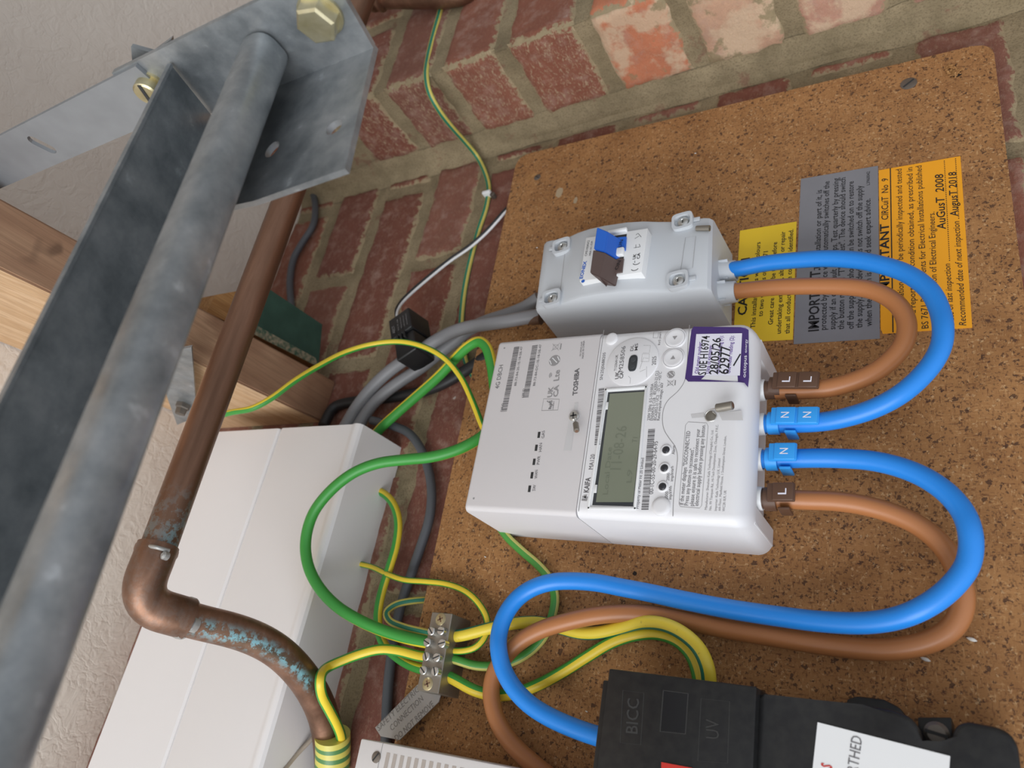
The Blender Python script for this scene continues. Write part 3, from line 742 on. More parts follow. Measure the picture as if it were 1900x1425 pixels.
# screen
sc_ = bmesh.new(); outl = [(1125, 724), (1199.5, 719), (1179, 944), (1093, 943)]
P = [at(*p, MT) for p in outl]; c0 = sum(P, Vector()) / 4
quad(sc_, P, lift=.08); wb = finish(sc_, 'screen_bezel', M['isow'], mt, smooth=0)
def bar4(bmx, P, wd, hh):
    for i in range(4):
        a, b2 = P[i], P[(i + 1) % 4]; t_ = (b2 - a).normalized(); n2 = Vector((t_.z, 0, -t_.x)); mid = (a + b2) / 2
        box(bmx, mid + Vector((0, -hh / 2, 0)), t_ * ((b2 - a).length / 2 + wd / 2), (0, hh / 2, 0), n2 * wd / 2, min(.35, hh * .3), 2)
b = bmesh.new(); bar4(b, P, 1.6, 1.0); finish(b, 'screen_frame', M['isow'], mt)
b = bmesh.new(); inn = [at(*p, MT) for p in ((1128.5, 728), (1197.5, 723.5), (1175, 939.5), (1099, 937.5))]; quad(b, inn, lift=.16); sr = finish(b, 'screen_surround', M['lcdrim'], mt, smooth=0)
b = bmesh.new(); quad(b, [at(*p, MT) for p in ((1132, 731), (1197, 727), (1175, 932), (1106, 932))], lift=.3); lc = finish(b, 'display', M['lcd'], mt, smooth=0)
b = bmesh.new(); 
for s, p, q, hg in (('11-08-26', (1152, 872), (1164, 791), 7.2), ('Local Date', (1128, 918), (1136, 830), 3.4), ('L9', (1172, 896), (1174, 872), 3.4), ('T1', (1182, 822), (1184, 812), 3.4)): tpx(b, s, p, q, hg, MT, lift=.38)
finish(b, 'display_digits', M['lcdseg'], lc, smooth=0)
for (px, py) in ((1126, 753), (1105, 907)):
    b = bmesh.new(); o = at(px, py, MT + .3); box(b, o, (2.6, 0, .1), (0, .3, 0), (0, 0, .9), .15); finish(b, 'screen_clip', M['isow'], mt)
# raised disc with smoked oval window, round studs and buttons
b = bmesh.new(); o = at(1174, 672, MH); lathe(b, o, (0, -1, 0), [(-.5, 18.0), (.7, 17.8), (1.0, 17.2), (1.0, 0)], 56); finish(b, 'raised_disc', M['white'], mt, smooth=30)
b = bmesh.new(); o = at(1174.5, 674, MH + 1); 
pl = [(o.x + 6.2 * 0 + x, o.z + z) for x, z in rring(0, 0, 6.0, 3.0, 28, 3.2)]; prism(b, pl, o.y + .3, o.y - .5, .25); ov = finish(b, 'oval_window', M['oval'], mt)
b = bmesh.new()
for dx in (-2.6, 2.6): lathe(b, o + Vector((dx, -.5, 0)), (0, -1, 0), [(0, 1.8), (.15, 1.6)], 16)
finish(b, 'sensor', M['lcdrim'], ov)
def stud(px, py, r, hh, nm):
    b = bmesh.new(); lathe(b, at(px, py, MH), (0, -1, 0), [(-.4, r * 1.0), (hh * .5, r * .97), (hh * .85, r * .85), (hh, r * .6), (hh, 0)], 32); return finish(b, nm, M['white'], mt)
stud(1135, 629, 4.6, 1.3, 'round_boss'); stud(1227, 940, 5.6, 1.5, 'round_boss')
for px, py, d in ((1253, 628, 1), (1249.5, 664.5, -1)):
    b = bmesh.new(); o = at(px, py, MH)
    lathe(b, o, (0, -1, 0), [(-.2, 7.6), (.5, 7.5), (.8, 7.1), (.8, 6.7), (.15, 6.6), (.15, 6.4), (.9, 6.3), (1.1, 5.9), (.8, 4.6), (.8, 0)], 36); bt = finish(b, 'push_button', M['white'], mt, smooth=50)
    b = bmesh.new(); quad(b, [o + Vector((x, -.95, z)) for x, z in ((-.0 + 1.2 * d, -1.6), (1.2 * d, 1.6), (-1.4 * d, 0))]); finish(b, 'arrow', M['inklt'], bt, smooth=0)
for px, py in ((1236, 835), (1233, 868.5), (1229.5, 903)):
    b = bmesh.new(); o = at(px, py, MH); lathe(b, o, (0, -1, 0), [(-.2, 3.6), (.5, 3.4), (.7, 3.0), (.7, 2.5), (.2, 2.4)], 28); rg = finish(b, 'lamp_collar', M['white'], mt, smooth=50)
    b = bmesh.new(); lathe(b, o, (0, -1, 0), [(0, 2.3), (.6, 2.2), (1.0, 1.2), (1.1, 0)], 20); finish(b, 'lamp_lens', M['ledd'], rg, smooth=60)
for px, py in ((1000, 807), (995, 831), (991, 857), (987, 882), (982.5, 907)):
    o = at(px, py, MT); b = bmesh.new(); box(b, o, (2.2, 0, .1), (0, .18, 0), (0, 0, .95), .12); finish(b, 'indicator_window', M['slot'], mt)
for px, py in ((936, 646), (879, 925)):
    b = bmesh.new(); lathe(b, at(px, py, MT), (0, -1, 0), [(0, .7), (.12, .7)], 14); finish(b, 'pin_hole', M['inklt'], mt)
# sealed screws
def slotbox(P, nm, m1=None, dep=.15):
    b = bmesh.new(); quad(b, [at(*p, MT) for p in P], lift=dep); return finish(b, nm, m1 or M['inklt'], mt, smooth=0)
RES = mat('recess_shade_plastic', (.60, .59, .59), .5)  # flat grey patches; the shade of the recesses is put into their colour
slotbox([(1057, 776), (1067, 776), (1060, 836), (1046, 836)], 'recess', RES); slotbox([(1067, 748), (1073, 747), (1070, 768), (1064, 768)], 'recess', RES)
b = bmesh.new(); o = at(1066, 773, MH); lathe(b, o, (0, -1, 0), [(0, 3.6), (1.2, 3.6), (1.9, 2.8), (1.9, 0)], 28); s1 = finish(b, 'seal_screw', M['screw'], mt)
b = bmesh.new(); box(b, o + Vector((0, -2, 0)), (2.2, 0, .4), (0, .12, 0), (-.1, 0, .45)); box(b, o + Vector((0, -2, 0)), (-.3, 0, 2.1), (0, .12, 0), (.45, 0, .1)); finish(b, 'slot', M['slot'], s1)
def crimp(p0, p1, h0, h1, r, wires):
    a = at(*p0, h0); c = at(*p1, h1); b = bmesh.new(); lathe(b, a, c - a, [(0, r * .8), (.5, r), ((c - a).length - .5, r), ((c - a).length, r * .8)], 20); s = finish(b, 'seal_crimp', M['brass'], mt)
    b = bmesh.new(); lathe(b, c, c - a, [(0, r * .6), (.12, r * .6)], 14); finish(b, 'crimp_bore', M['holebrown'], s)
    b = bmesh.new(); 
    for wv in wires: tube(b, spline([at(*p) for p in wv], 1), .35, 8)
    finish(b, 'seal_wire', M['screw'], s)
crimp((1068, 785), (1070, 800), MH + 3.5, MH + 5.5, 1.9, [[(1068, 786, MH + 3), (1066, 778, MH + 3), (1064, 770, MH + 1)], [(1068, 786, MH + 3), (1070, 776, MH + 3), (1071, 768, MH + 1)]])
slotbox([(1282, 769), (1284, 776), (1308, 774), (1306, 766)], 'recess', RES); slotbox([(1333, 765), (1376, 762), (1379, 780), (1340, 780)], 'recess', RES)
b = bmesh.new(); lathe(b, at(1319, 773, MH), (0, -1, 0), [(0, 3.4), (1.0, 3.3), (1.3, 2.6), (1.3, 0)], 24); finish(b, 'seal_screw', M['brass'], mt)
crimp((1329, 757.5), (1360, 752), MH + 6, MH + 7.5, 2.6, [[(1329, 757, MH + 6), (1315, 762, MH + 4), (1308, 771, MH + 2.5), (1313, 781, MH + 2.5), (1326, 779, MH + 2.5), (1329, 770, MH + 2.5), (1322, 764, MH + 3)]])
# purple handover sticker wrapped over the cover's lower edge
st = bmesh.new(); h = MH + .25
pp = [(1283, 612), (1287, 606), (1374, 607), (1383, 608), (1389, 612), (1390, 700), (1388, 719), (1381, 710), (1374, 708.5), (1277, 708), (1271, 702)]
quad(st, [at(*p, h if p[0] < 1376 else (h - .9 if p[0] < 1384 else h - 2.4)) for p in pp]); stk = finish(st, 'purple_sticker', M['purple'], mt, smooth=0); stk['label'] = 'purple bordered sticker with handwritten old meter details'
b = bmesh.new(); quad(b, [at(*p, h) for p in ((1292, 620), (1377, 618.5), (1373, 697), (1284.5, 697))], lift=.1); pw = finish(b, 'writing_panel', M['paper'], stk, smooth=0)
b = bmesh.new()
for s, p, q in (('Old meter number:', (1296, 693), (1303, 634)), ('Date of exchange:', (1316, 693), (1322, 640)), ('Old meter reading (1):', (1335, 693), (1342, 623)), ('Old meter reading (2):', (1355, 693), (1362, 623))): tpx(b, s, p, q, 2.5, h, lift=.16, bold=.012)
finish(b, 'violet_lettering', M['violetink'], stk, smooth=0)
b = bmesh.new()
for s, p, q, hg in (('S10E H16974', (1310, 696), (1317, 623), 5.0), ('28/05/26', (1332, 695), (1338, 627), 5.4), ('62977', (1352, 694), (1356, 641), 6.2)): tpx(b, s, p, q, hg, h, lift=.2, bold=.012, shear=.1)
strip(b, [at(1361, 679, h), at(1374, 657, h)], .9, lift=.2); finish(b, 'handwriting', M['black'], stk, smooth=0)
b = bmesh.new(); tpx(b, 'octopus', (1384, 701), (1386, 660), 2.0, h - .9, lift=.5, bold=.01); tpx(b, 'energy', (1386, 655), (1387, 630), 1.5, h - .9, lift=.5); finish(b, 'pale_lettering', M['paper'], stk, smooth=0)
# four round cable entries under the cover
for px, py in ((1402, 724), (1402, 787), (1400, 852.5), (1396, 925)):
    o = at(1421 if py < 800 else 1416, py, 33); b = bmesh.new(); lathe(b, o + Vector((0, 0, 11)), (0, 0, -1), [(0, 6.9), (10.4, 6.9), (11, 6.6), (11, 5.9), (4, 5.8)], 32); finish(b, 'cable_entry', M['isow'], mt, smooth=50)

# ================================================================== ISOLATOR
IH = 50.0
iso = thing('isolator_switch', (320, 0, 205), 'light grey two pole isolator switch box right of the meter', 'switch')
tl, tr, br, bl = (291, 273), (356.5, 277.5), (349, 141), (287.5, 138)
def ix(s, t): # s across 0..1, t down 0..1
    a = Vector(tl).lerp(Vector(tr), s); c = Vector(bl).lerp(Vector(br), s); return a.lerp(c, t)
prof = [(0, 46.5), (.02, 48.6), (.05, 49.2), (.155, 49.4), (.165, 49.9), (.24, 53.5), (.32, 56), (.42, 57.2), (.55, 57.2), (.64, 55.6), (.72, 52.6), (.78, 50.8), (.84, 50), (.96, 49.6), (.985, 48.6), (1.0, 46)]
bm = bmesh.new(); sx = [0, .015, .045, .5, .955, .985, 1]; sd = [-3.4, -1.0, 0, 0, 0, -1.0, -3.4]
G_ = [[bm.verts.new((ix(s, t).x, -(hh + e), ix(s, t).y)) for s, e in zip(sx, sd)] for t, hh in prof]
for j in range(len(prof) - 1):
    for i in range(len(sx) - 1): bm.faces.new((G_[j][i], G_[j][i + 1], G_[j + 1][i + 1], G_[j + 1][i]))
ring = G_[0] + [r[-1] for r in G_[1:]] + G_[-1][-2::-1] + [r[0] for r in G_[-2:0:-1]]
c = ix(.5, .5); base = [bm.verts.new((c.x + (v.co.x - c.x) * 1.03, 0, c.y + (v.co.z - c.y) * 1.02)) for v in ring]
for i in range(len(ring)): bm.faces.new((ring[i], ring[(i + 1) % len(ring)], base[(i + 1) % len(ring)], base[i]))
bm.faces.new(base)
finish(bm, 'enclosure', M['iso'], iso, smooth=32)
b = bmesh.new(); q = [ix(0, .165), ix(1, .165)]
for (p0, p1) in ((( .0, 49.9), (1.0, 49.9)),): strip(b, [Vector((ix(0.04, .16).x, -49.65, ix(.04, .16).y)), Vector((ix(.96, .16).x, -49.65, ix(.96, .16).y))], .35)
pq = [at(*p, 50.4) for p in ((1272, 441), (1291, 438), (1285, 497), (1263, 502))]
strip(b, pq, .25, closed=True); finish(b, 'moulded_line', M['inklt'], iso, smooth=0)
SH = 62.0
b = bmesh.new(); rprism(b, [(1075, 522), (1087, 441), (1202, 423), (1190.5, 505)], SH, 50, .6, 2); sw = finish(b, 'switch_module', M['isow'], iso)
b = bmesh.new(); rprism(b, [(1136, 438), (1163, 434), (1154, 503), (1123, 507)], SH + .15, SH - .2); finish(b, 'lever_slot', M['slot'], sw, smooth=0)
b = bmesh.new(); 
for (p, q2, s, hg) in (((1081, 517), (1089, 484), 'EONEX', 2.6),):
    tpx(b, s, p, q2, hg, SH, bold=.03)
disc(b, at(1083, 515, SH) + Vector((-3.2, 0, 0)), 1.4); finish(b, 'blue_lettering', M['togblue'], sw, smooth=0)
b = bmesh.new(); tpx(b, 'CMS100AX2', (1089, 475), (1094, 446), 1.8, SH); tpx(b, '100A AC-22A', (1096, 474), (1100, 447), 1.5, SH)
tpx(b, 'UK', (1179, 481), (1181, 471), 2.2, SH, bold=.02); tpx(b, 'CA', (1187, 480), (1188, 469), 2.2, SH, bold=.02)
for cx, cy in ((1178, 498), (1181, 487)):
    c = at(cx, cy, SH); strip(b, [c + Vector((-math.cos(a) * 1.9, 0, math.sin(a) * 2.6)) for a in [-1.3 + .26 * i for i in range(11)]], .5)
strip(b, [at(1178, 484, SH), at(1178, 488, SH)], .4)
for P in (((1176, 460), (1188, 458)), ((1180, 460), (1180, 454)), ((1188, 458), (1186, 453)), ((1178, 443), (1186, 438)), ((1190, 440), (1184, 433)), ((1180, 436), (1184, 433))): strip(b, [at(*p, SH) for p in P], .3)
finish(b, 'black_lettering', M['black'], sw, smooth=0)
# twin lever: sloped handle and the ON ramp, blue half right, brown half left
for nm, (ya0, ya1), mm, cols in (('blue_lever', (0, 1), M['togblue'], 0), ('brown_lever', (0, 1), M['togbrown'], 1)):
    if cols == 0: q = [(1107, 421, 77), (1128, 430, 74), (1123, 468, 74), (1101, 462, 77)]; ramp_ = [(1137, 441), (1162, 439), (1160, 463.5), (1131, 466)]
    else: q = [(1100, 463, 77), (1123, 469, 74), (1112, 514, 74), (1094, 506, 77)]; ramp_ = [(1133, 480), (1157, 479), (1154, 504), (1126, 507)]
    b = bmesh.new(); top = [at(*p) for p in q]
    lo = [at(ramp_[0][0] - 6, ramp_[0][1] - 3, 63), at(ramp_[0][0], ramp_[0][1], 63.0), at(ramp_[3][0], ramp_[3][1], 63), at(ramp_[3][0] - 6, ramp_[3][1] + 3, 63)]
    vt = [b.verts.new(p) for p in top]
    foot = [Vector((top[0].x, -60, top[0].z - 4)), Vector((top[1].x, -60, top[1].z - 7)), Vector((top[2].x, -60, top[2].z - 7)), Vector((top[3].x, -60, top[3].z - 4))]
    vf = [b.verts.new(p) for p in foot]
    b.faces.new(vt); b.faces.new(vf[::-1])
    for i in range(4): b.faces.new((vt[i], vt[(i + 1) % 4], vf[(i + 1) % 4], vf[i]))
    bmesh.ops.bevel(b, geom=list(b.edges), offset=.6, segments=2, affect='EDGES')
    # connecting web from the handle down to the ON ramp
    A = [at(q[1][0], q[1][1], 73.5), at(q[2][0], q[2][1], 73.5)]; B = [at(*ramp_[0], 64.5), at(*ramp_[3], 64.5)]; Cc = [at(*ramp_[1], 63.4), at(*ramp_[2], 63.4)]
    for (a1, a2), (b1, b2) in (((A[0], A[1]), (B[0], B[1])), ((B[0], B[1]), (Cc[0], Cc[1]))):
        t4 = [a1, b1, b2, a2]; lo4 = [Vector((p.x, -61, p.z)) for p in t4]
        v1 = [b.verts.new(p) for p in t4]; v2 = [b.verts.new(p) for p in lo4]; b.faces.new(v1); b.faces.new(v2[::-1])
        for i in range(4): b.faces.new((v1[i], v1[(i + 1) % 4], v2[(i + 1) % 4], v2[i]))
    lv = finish(b, 'lever', mm, sw, smooth=25); lv['label'] = nm.replace('_', ' ')
    b = bmesh.new(); a = at(ramp_[3][0] + 21 if cols == 0 else ramp_[3][0] + 20, ramp_[3][1] - 6, 64); c = at(ramp_[0][0] + 20, ramp_[0][1] + 4, 64); text(b, 'ON', a, c, 2.6, lift=.3); finish(b, 'lettering', M['black'], lv, smooth=0)
b = bmesh.new()
for px, py in ((1131, 470),):
    o = at(px + 8, py + 3, 62); box(b, o + Vector((0, -1.5, 0)), (3.6, 0, 0), (0, 2.0, 0), (0, 0, 8.5), 1.2, 3); 
o = at(1147, 431, 62); box(b, o + Vector((0, -1.2, 0)), (1.6, 0, 0), (0, 1.6, 0), (0, 0, 7.5), .9, 3)
finish(b, 'switch_rib', M['isow'], sw)
for px, py, rot in ((1043.5, 458.5, .15), (1025, 554.5, .1), (1267.5, 412.5, .1), (1258.5, 521.5, .1)):
    o = at(px, py, 50.5); c_, s_ = math.cos(rot), math.sin(rot)
    b = bmesh.new(); pl = [(o.x + x * c_ - z * s_, o.z + x * s_ + z * c_) for x, z in rring(0, 0, 7.0, 7.6, 32, 4.5)]; pl2 = [(o.x + x * c_ - z * s_, o.z + x * s_ + z * c_) for x, z in rring(0, 0, 5.0, 5.8, 32, 3.2)]
    vo0 = [b.verts.new((x, o.y + 2, z)) for x, z in pl]; vo1 = [b.verts.new((x, o.y - 2.6, z)) for x, z in pl]; vi1 = [b.verts.new((x, o.y - 2.6, z)) for x, z in pl2]; vi0 = [b.verts.new((x, o.y + 1.2, z)) for x, z in pl2]
    for r1, r2 in ((vo0, vo1), (vo1, vi1), (vi1, vi0)):
        for k in range(32): b.faces.new((r1[k], r1[(k + 1) % 32], r2[(k + 1) % 32], r2[k]))
    b.faces.new(vi0); cp = finish(b, 'screw_cap', M['iso'], iso, smooth=40)
    b = bmesh.new(); lathe(b, o + Vector((0, 1, 0)), (0, -1, 0), [(0, 4.2), (1.6, 4.2), (2.4, 3.4), (2.7, 1.8), (2.2, 1.5), (2.2, 0)], 24); sc2 = finish(b, 'cap_screw', M['screw'], cp)
    b = bmesh.new(); box(b, o + Vector((0, -1.4, 0)), (1.3, 0, 0), (0, .1, 0), (0, 0, .35)); finish(b, 'slot', M['slot'], sc2)
    b = bmesh.new(); box(b, o + Vector((.5, 0, -9.5 if px > 1200 else 9.0)), (1.6, 0, 0), (0, .5, 0), (0, 0, 2.6), .2); finish(b, 'cap_tab', M['iso'], cp)
b = bmesh.new(); a = at(1292, 424, 51.5); c = at(1317, 423.5, 51.5); lathe(b, a, c - a, [(0, 1.9), ((c - a).length, 2.1), ((c - a).length, 1.2), ((c - a).length - 3, 1.0)], 20); finish(b, 'seal_crimp', M['brass'], iso, smooth=50)
for px, py, hh in ((1366, 502, 24), (1366, 541, 26)):
    o = at(px, py, hh); zt = 141; b = bmesh.new(); lathe(b, Vector((o.x, o.y, zt)), (0, 0, -1), [(-1, 9.4), (3, 8.2), (zt - o.z - 1, 7.4), (zt - o.z, 7.4), (zt - o.z, 6.0), (zt - o.z - 6, 5.9)], 8 if False else 28)
    for k in range(4):
        a = k * 1.57 + .5; d = Vector((math.cos(a), math.sin(a), 0)); box(b, Vector((o.x, o.y, zt - 3)) + d * 8, d * 1.8, d.cross(Z) * .5, (0, 0, 5))
    finish(b, 'cable_entry', M['iso'], iso, smooth=50)

# ================================================================== CABLES
def cable(name, P, r, m1, label, cat='cable', group=None, twist=0, off=0, n=20, sm=3, parent=None, flat=None):
    b = bmesh.new(); path = smoothpath(spline(P, 2.0), sm); tube(b, path, r, n, twist, off, flat=flat)
    o = finish(b, name, m1, parent, smooth=60)
    if parent is None: tag(o, label, cat, group)
    return o, path
TR = 5.5
def sag(lst, h0s):
    """spread heights h0s=[(index,h)...] over the list by interpolation"""
    out = []
    for i, p in enumerate(lst):
        for (a, ha), (b_, hb) in zip(h0s, h0s[1:]):
            if a <= i <= b_: out.append(at(p[0], p[1], ha + (hb - ha) * (i - a) / (b_ - a))); break
    return out
blue1 = [(1356, 500), (1369, 499), (1420, 489), (1476, 483), (1525, 480), (1568, 481), (1605, 485), (1640, 493), (1672, 503), (1700, 518), (1727, 542), (1745, 580), (1750, 610), (1747, 640), (1734, 668), (1708, 700), (1672, 731), (1624, 757), (1568, 775), (1524, 783), (1473, 786), (1421, 786.5), (1404, 786.5)]
cable('blue_tail_cable', sag(blue1, [(0, 26), (3, 29), (8, 36), (12, 42), (16, 42), (20, 35), (22, 33)]), TR, M['blue'], 'blue cable looping from the isolator down and back up to the meter')
brn1 = [(1354, 541), (1369, 540), (1439, 533), (1500, 531), (1545, 531), (1585, 533), (1616, 538), (1645, 550), (1668, 568), (1681, 592), (1683, 615), (1676, 640), (1657, 664), (1624, 690), (1583, 708), (1543, 719), (1495, 724), (1458, 724), (1421, 724), (1406, 724)]
cable('brown_tail_cable', sag(brn1, [(0, 26), (2, 27), (8, 30), (13, 32), (17, 33), (19, 33)]), TR, M['brown'], 'short brown cable looping inside the blue one from isolator to meter')
blue2 = [(1400, 852.5), (1410, 852), (1458, 851.5), (1513, 850), (1568, 851), (1624, 856), (1679, 870), (1723, 890), (1760, 917), (1787, 950), (1800, 985), (1802, 1018), (1795, 1050), (1774, 1080), (1744, 1108), (1705, 1132), (1661, 1148), (1605, 1156), (1532, 1154), (1439, 1143), (1347, 1129), (1274, 1115), (1200, 1099), (1153, 1090), (1105, 1081), (1060, 1078), (1024, 1080), (988, 1091), (960, 1110), (938, 1140), (926, 1175), (925, 1205), (933, 1240), (952, 1275), (980, 1305), (1013, 1327), (1053, 1346), (1090, 1360), (1130, 1372), (1150, 1378)]
cable('blue_supply_cable', sag(blue2, [(0, 33), (4, 34), (10, 42), (15, 36), (19, 20), (22, 15), (27, 22), (31, 28), (34, 24), (37, 20), (39, 20)]), TR, M['blue'], 'long blue cable running from the meter down, round and into the black service head')
brn2 = [(1396, 926), (1410, 926), (1458, 926), (1495, 928), (1550, 930), (1605, 938), (1660, 954), (1706, 976), (1740, 1003), (1764, 1033), (1778, 1065), (1787, 1100), (1784, 1135), (1767, 1165), (1734, 1187), (1690, 1200), (1635, 1206), (1568, 1201), (1495, 1191), (1421, 1179), (1347, 1167), (1274, 1152), (1200, 1139), (1150, 1138), (1100, 1143), (1050, 1154), (1005, 1168), (965, 1190), (935, 1220), (917, 1250), (911, 1285), (918, 1325), (935, 1360), (957, 1388), (990, 1418), (1030, 1450)]
cable('brown_supply_cable', sag(brn2, [(0, 33), (4, 28), (10, 20), (16, 12), (22, 10), (25, 16), (31, 15), (35, 10)]), TR, M['brown'], 'long brown cable lying beneath the long blue one on the board')

# conductor ends are dark brown where the sleeve stops, with clip on phase markers
def dirc(a, b_): return (at(*b_) - at(*a)).normalized()
def clip(px0, px1, y, hh, letters, m1, col, lab):
    a = at(px0, y, hh); e = at(px1, y, hh); ax = (e - a).normalized(); up = Vector((0, -1, 0)); up = (up - ax * up.dot(ax)).normalized(); sd = ax.cross(up); L = (e - a).length
    if sd.x < 0: sd = -sd
    t = thing('cable_marker_clip', a, lab, 'cable marker')
    b = bmesh.new()
    # open C sleeve round the cable
    R1, R0 = TR + 1.3, TR + .15; rings = []
    for s in (0, 6.5):
        rings.append([[b.verts.new(a + ax * s + (up * math.cos(q) + sd * math.sin(q)) * R) for q in [-1.9 + 3.8 * k / 22 for k in range(23)]] for R in (R1, R0)])
    for k in range(22):
        o0, i0 = rings[0]; o1, i1 = rings[1]
        b.faces.new((o0[k], o0[k + 1], o1[k + 1], o1[k])); b.faces.new((i0[k], i0[k + 1], i1[k + 1], i1[k])); b.faces.new((o0[k], o0[k + 1], i0[k + 1], i0[k])); b.faces.new((o1[k], o1[k + 1], i1[k + 1], i1[k]))
    for k in (0, 22): b.faces.new((rings[0][0][k], rings[1][0][k], rings[1][1][k], rings[0][1][k]))
    sl = finish(b, 'sleeve', m1, t, smooth=40)
    nl = len(letters); step = (L - 5) / nl
    b = bmesh.new(); box(b, a + ax * (2.5 + (L - 2.5) / 2) + up * (TR + 1.4) + sd * 1.5, ax * (L - 2.5) / 2, up * 1.0, sd * 5.4, .6, 2); finish(b, 'carrier', m1, t)
    b = bmesh.new(); box(b, a + ax * (L * (.62 if nl == 1 else .45)) + up * (-1.5) - sd * (TR + 1.2), ax * 3.2, up * 5.8, sd * .8, .5, 2); finish(b, 'strap', m1, t)
    for i, ch in enumerate(letters):
        c = a + ax * (L - step * (nl - i - .5)) + up * (TR + 2.7) + sd * 1.5
        b = bmesh.new(); box(b, c, ax * step * .45, up * .7, sd * 5.2, .6, 3); tl_ = finish(b, 'tile', m1, t)
        b = bmesh.new(); lo = c + up * .72; aa = lo + ax * 2.0 - sd * 1.9; text(b, ch, aa, aa + sd * (3.6), 4.6, n=up, lift=.08, bold=.004); finish(b, 'lettering', M['paper'], tl_, smooth=0)
    return t
def sleeve(px, py, px1, hh, m1):
    pass
clip(1430, 1524, 724 - 4, 33, 'LL', M['dkbrown'], None, 'dark brown double marker clip reading L L on the uppermost brown cable')
clip(1427, 1524, 785.5, 35, 'NN', M['clipblue'], None, 'blue double marker clip reading N N on the upper blue cable')
clip(1423, 1483, 852, 34, 'N', M['clipblue'], None, 'blue single marker clip reading N on the lower blue cable')
clip(1420, 1480, 926, 33, 'L', M['dkbrown'], None, 'dark brown single marker clip reading L on the lowest brown cable')
for nm, x0, x1, y, lab in (('cable_end_sleeve', 1408, 1440, 724, 'dark brown sleeve on the brown cable end nearest the isolator'), ('cable_end_sleeve', 1404, 1432, 926, 'dark brown sleeve on the lowest brown cable end under the meter')):
    b = bmesh.new(); tube(b, spline([at(x0, y, 33), at((x0 + x1) / 2, y, 33), at(x1, y, 33)], 2), TR + .12, 24); tag(finish(b, nm, M['dkbrown']), lab, 'sleeve')

# grey tails from the isolator to the white enclosure
g1 = [(1002, 585, 20), (972, 590, 22), (940, 596, 23), (905, 601, 23), (865, 608, 20), (835, 618, 17), (805, 634, 14), (778, 652, 12), (745, 672, 10), (715, 695, 8), (685, 725, 6), (660, 758, 4), (640, 792, 4), (628, 812, 4)]
cable('grey_tail_cable', pts(*g1), 5.6, M['grey'], 'grey cable passing through the black current clamp to the white enclosure')
g2 = [(1000, 553, 11), (975, 570, 9), (940, 584, 8), (900, 597, 7), (870, 612, 5), (845, 632, 2), (815, 655, -1), (780, 683, -1), (745, 706, -1), (715, 728, -1), (690, 752, -2), (668, 785, -2), (655, 810, 0)]
cable('grey_tail_cable', pts(*g2), 5.6, M['grey'], 'grey cable behind and below the one in the current clamp')
b = bmesh.new(); tube(b, spline([at(1004, 592, 20), at(985, 592, 20), at(976, 590.5, 20)], 2), 4.6, 20); tag(finish(b, 'brown_core', M['dkbrown']), 'brown inner core showing between grey cable and isolator box', 'cable')
# dark cables on the brickwork
cable('black_cable', pts((905, 660, -2), (860, 690, -10), (815, 715, -12), (770, 730, -12.5), (720, 738, -12.5), (660, 745, -12), (620, 756, -10), (600, 790, -4)), 5.2, M['blkcable'], 'thick black cable lying low across the bricks behind the grey cables')
cable('grey_flex_cable', pts((690, 780, -4), (728, 790, -6), (758, 803, -8), (782, 835, -8), (797, 880, -8), (801, 920, -7), (796, 965, -7), (782, 1010, -8), (765, 1060, -9), (748, 1110, -10), (735, 1160, -10), (726, 1220, -10), (720, 1280, -10), (717, 1345, -10), (715, 1430, -10)), 3.9, M['dkgrey'], 'dark grey cable hanging in a bow down the wall left of the earth block')
cable('thin_grey_cable', pts((560, 318, -11), (577, 348, -10), (585, 385, -9), (580, 420, -9), (560, 452, -9), (545, 480, -9), (538, 520, -10), (540, 560, -10), (548, 610, -10)), 4.0, M['dkgrey'], 'thin dull grey cable at the ceiling end of the wall by the green block')

# earth conductors
cable('earth_cable', pts((826, -30, 95), (817, 20, 94), (806, 60, 93), (795, 105, 92), (791, 140, 91), (797, 172, 84), (815, 205, 66), (838, 235, 42), (862, 262, 15), (885, 290, -9), (900, 320, -14), (907, 350, -14), (902, 385, -14), (889, 425, -14), (875, 475, -14), (864, 525, -14), (858, 570, -14), (856, 610, -14), (860, 650, -14), (868, 680, -14), (880, 700, -13)), 2.9, M['ty'], 'thin green and yellow earth wire clipped down the brick corner', off=0.183, twist=-0.060)
cable('earth_cable', pts((405, 772, 95), (430, 765, 100), (470, 757, 100), (505, 738, 96), (545, 708, 88), (590, 680, 75), (640, 654, 60), (690, 639, 48), (740, 634, 40), (785, 643, 36), (825, 665, 34), (855, 700, 32), (877, 745, 30), (895, 790, 28), (915, 830, 26)), 2.5, M['gy'], 'green and yellow wire arching from the copper pipe over the black clamp', off=0.340, twist=-0.360)
cable('earth_cable', pts((690, 815, -2), (705, 796, 2), (735, 768, 6), (775, 733, 12), (815, 697, 20), (845, 665, 28), (868, 643, 34), (888, 633, 36), (902, 643, 36), (912, 675, 34), (918, 720, 30), (922, 760, 28)), 4.3, M['gy'], 'thick green earth cable rising from the white enclosure to above the meter hub', off=0.400, twist=-0.110)
cable('earth_cable', pts((915, 780, 24), (900, 805, 26), (875, 822, 30), (845, 836, 34), (800, 848, 40), (750, 853, 46), (700, 860, 52), (655, 878, 56), (612, 912, 58), (580, 955, 56), (567, 1005, 52), (572, 1050, 48), (592, 1090, 42), (625, 1125, 34), (665, 1150, 27), (710, 1170, 21), (755, 1184, 17), (800, 1193, 15)), 4.2, M['gy'], 'thickest green earth cable making the big loop over the white enclosure', off=0.400, twist=0.480)
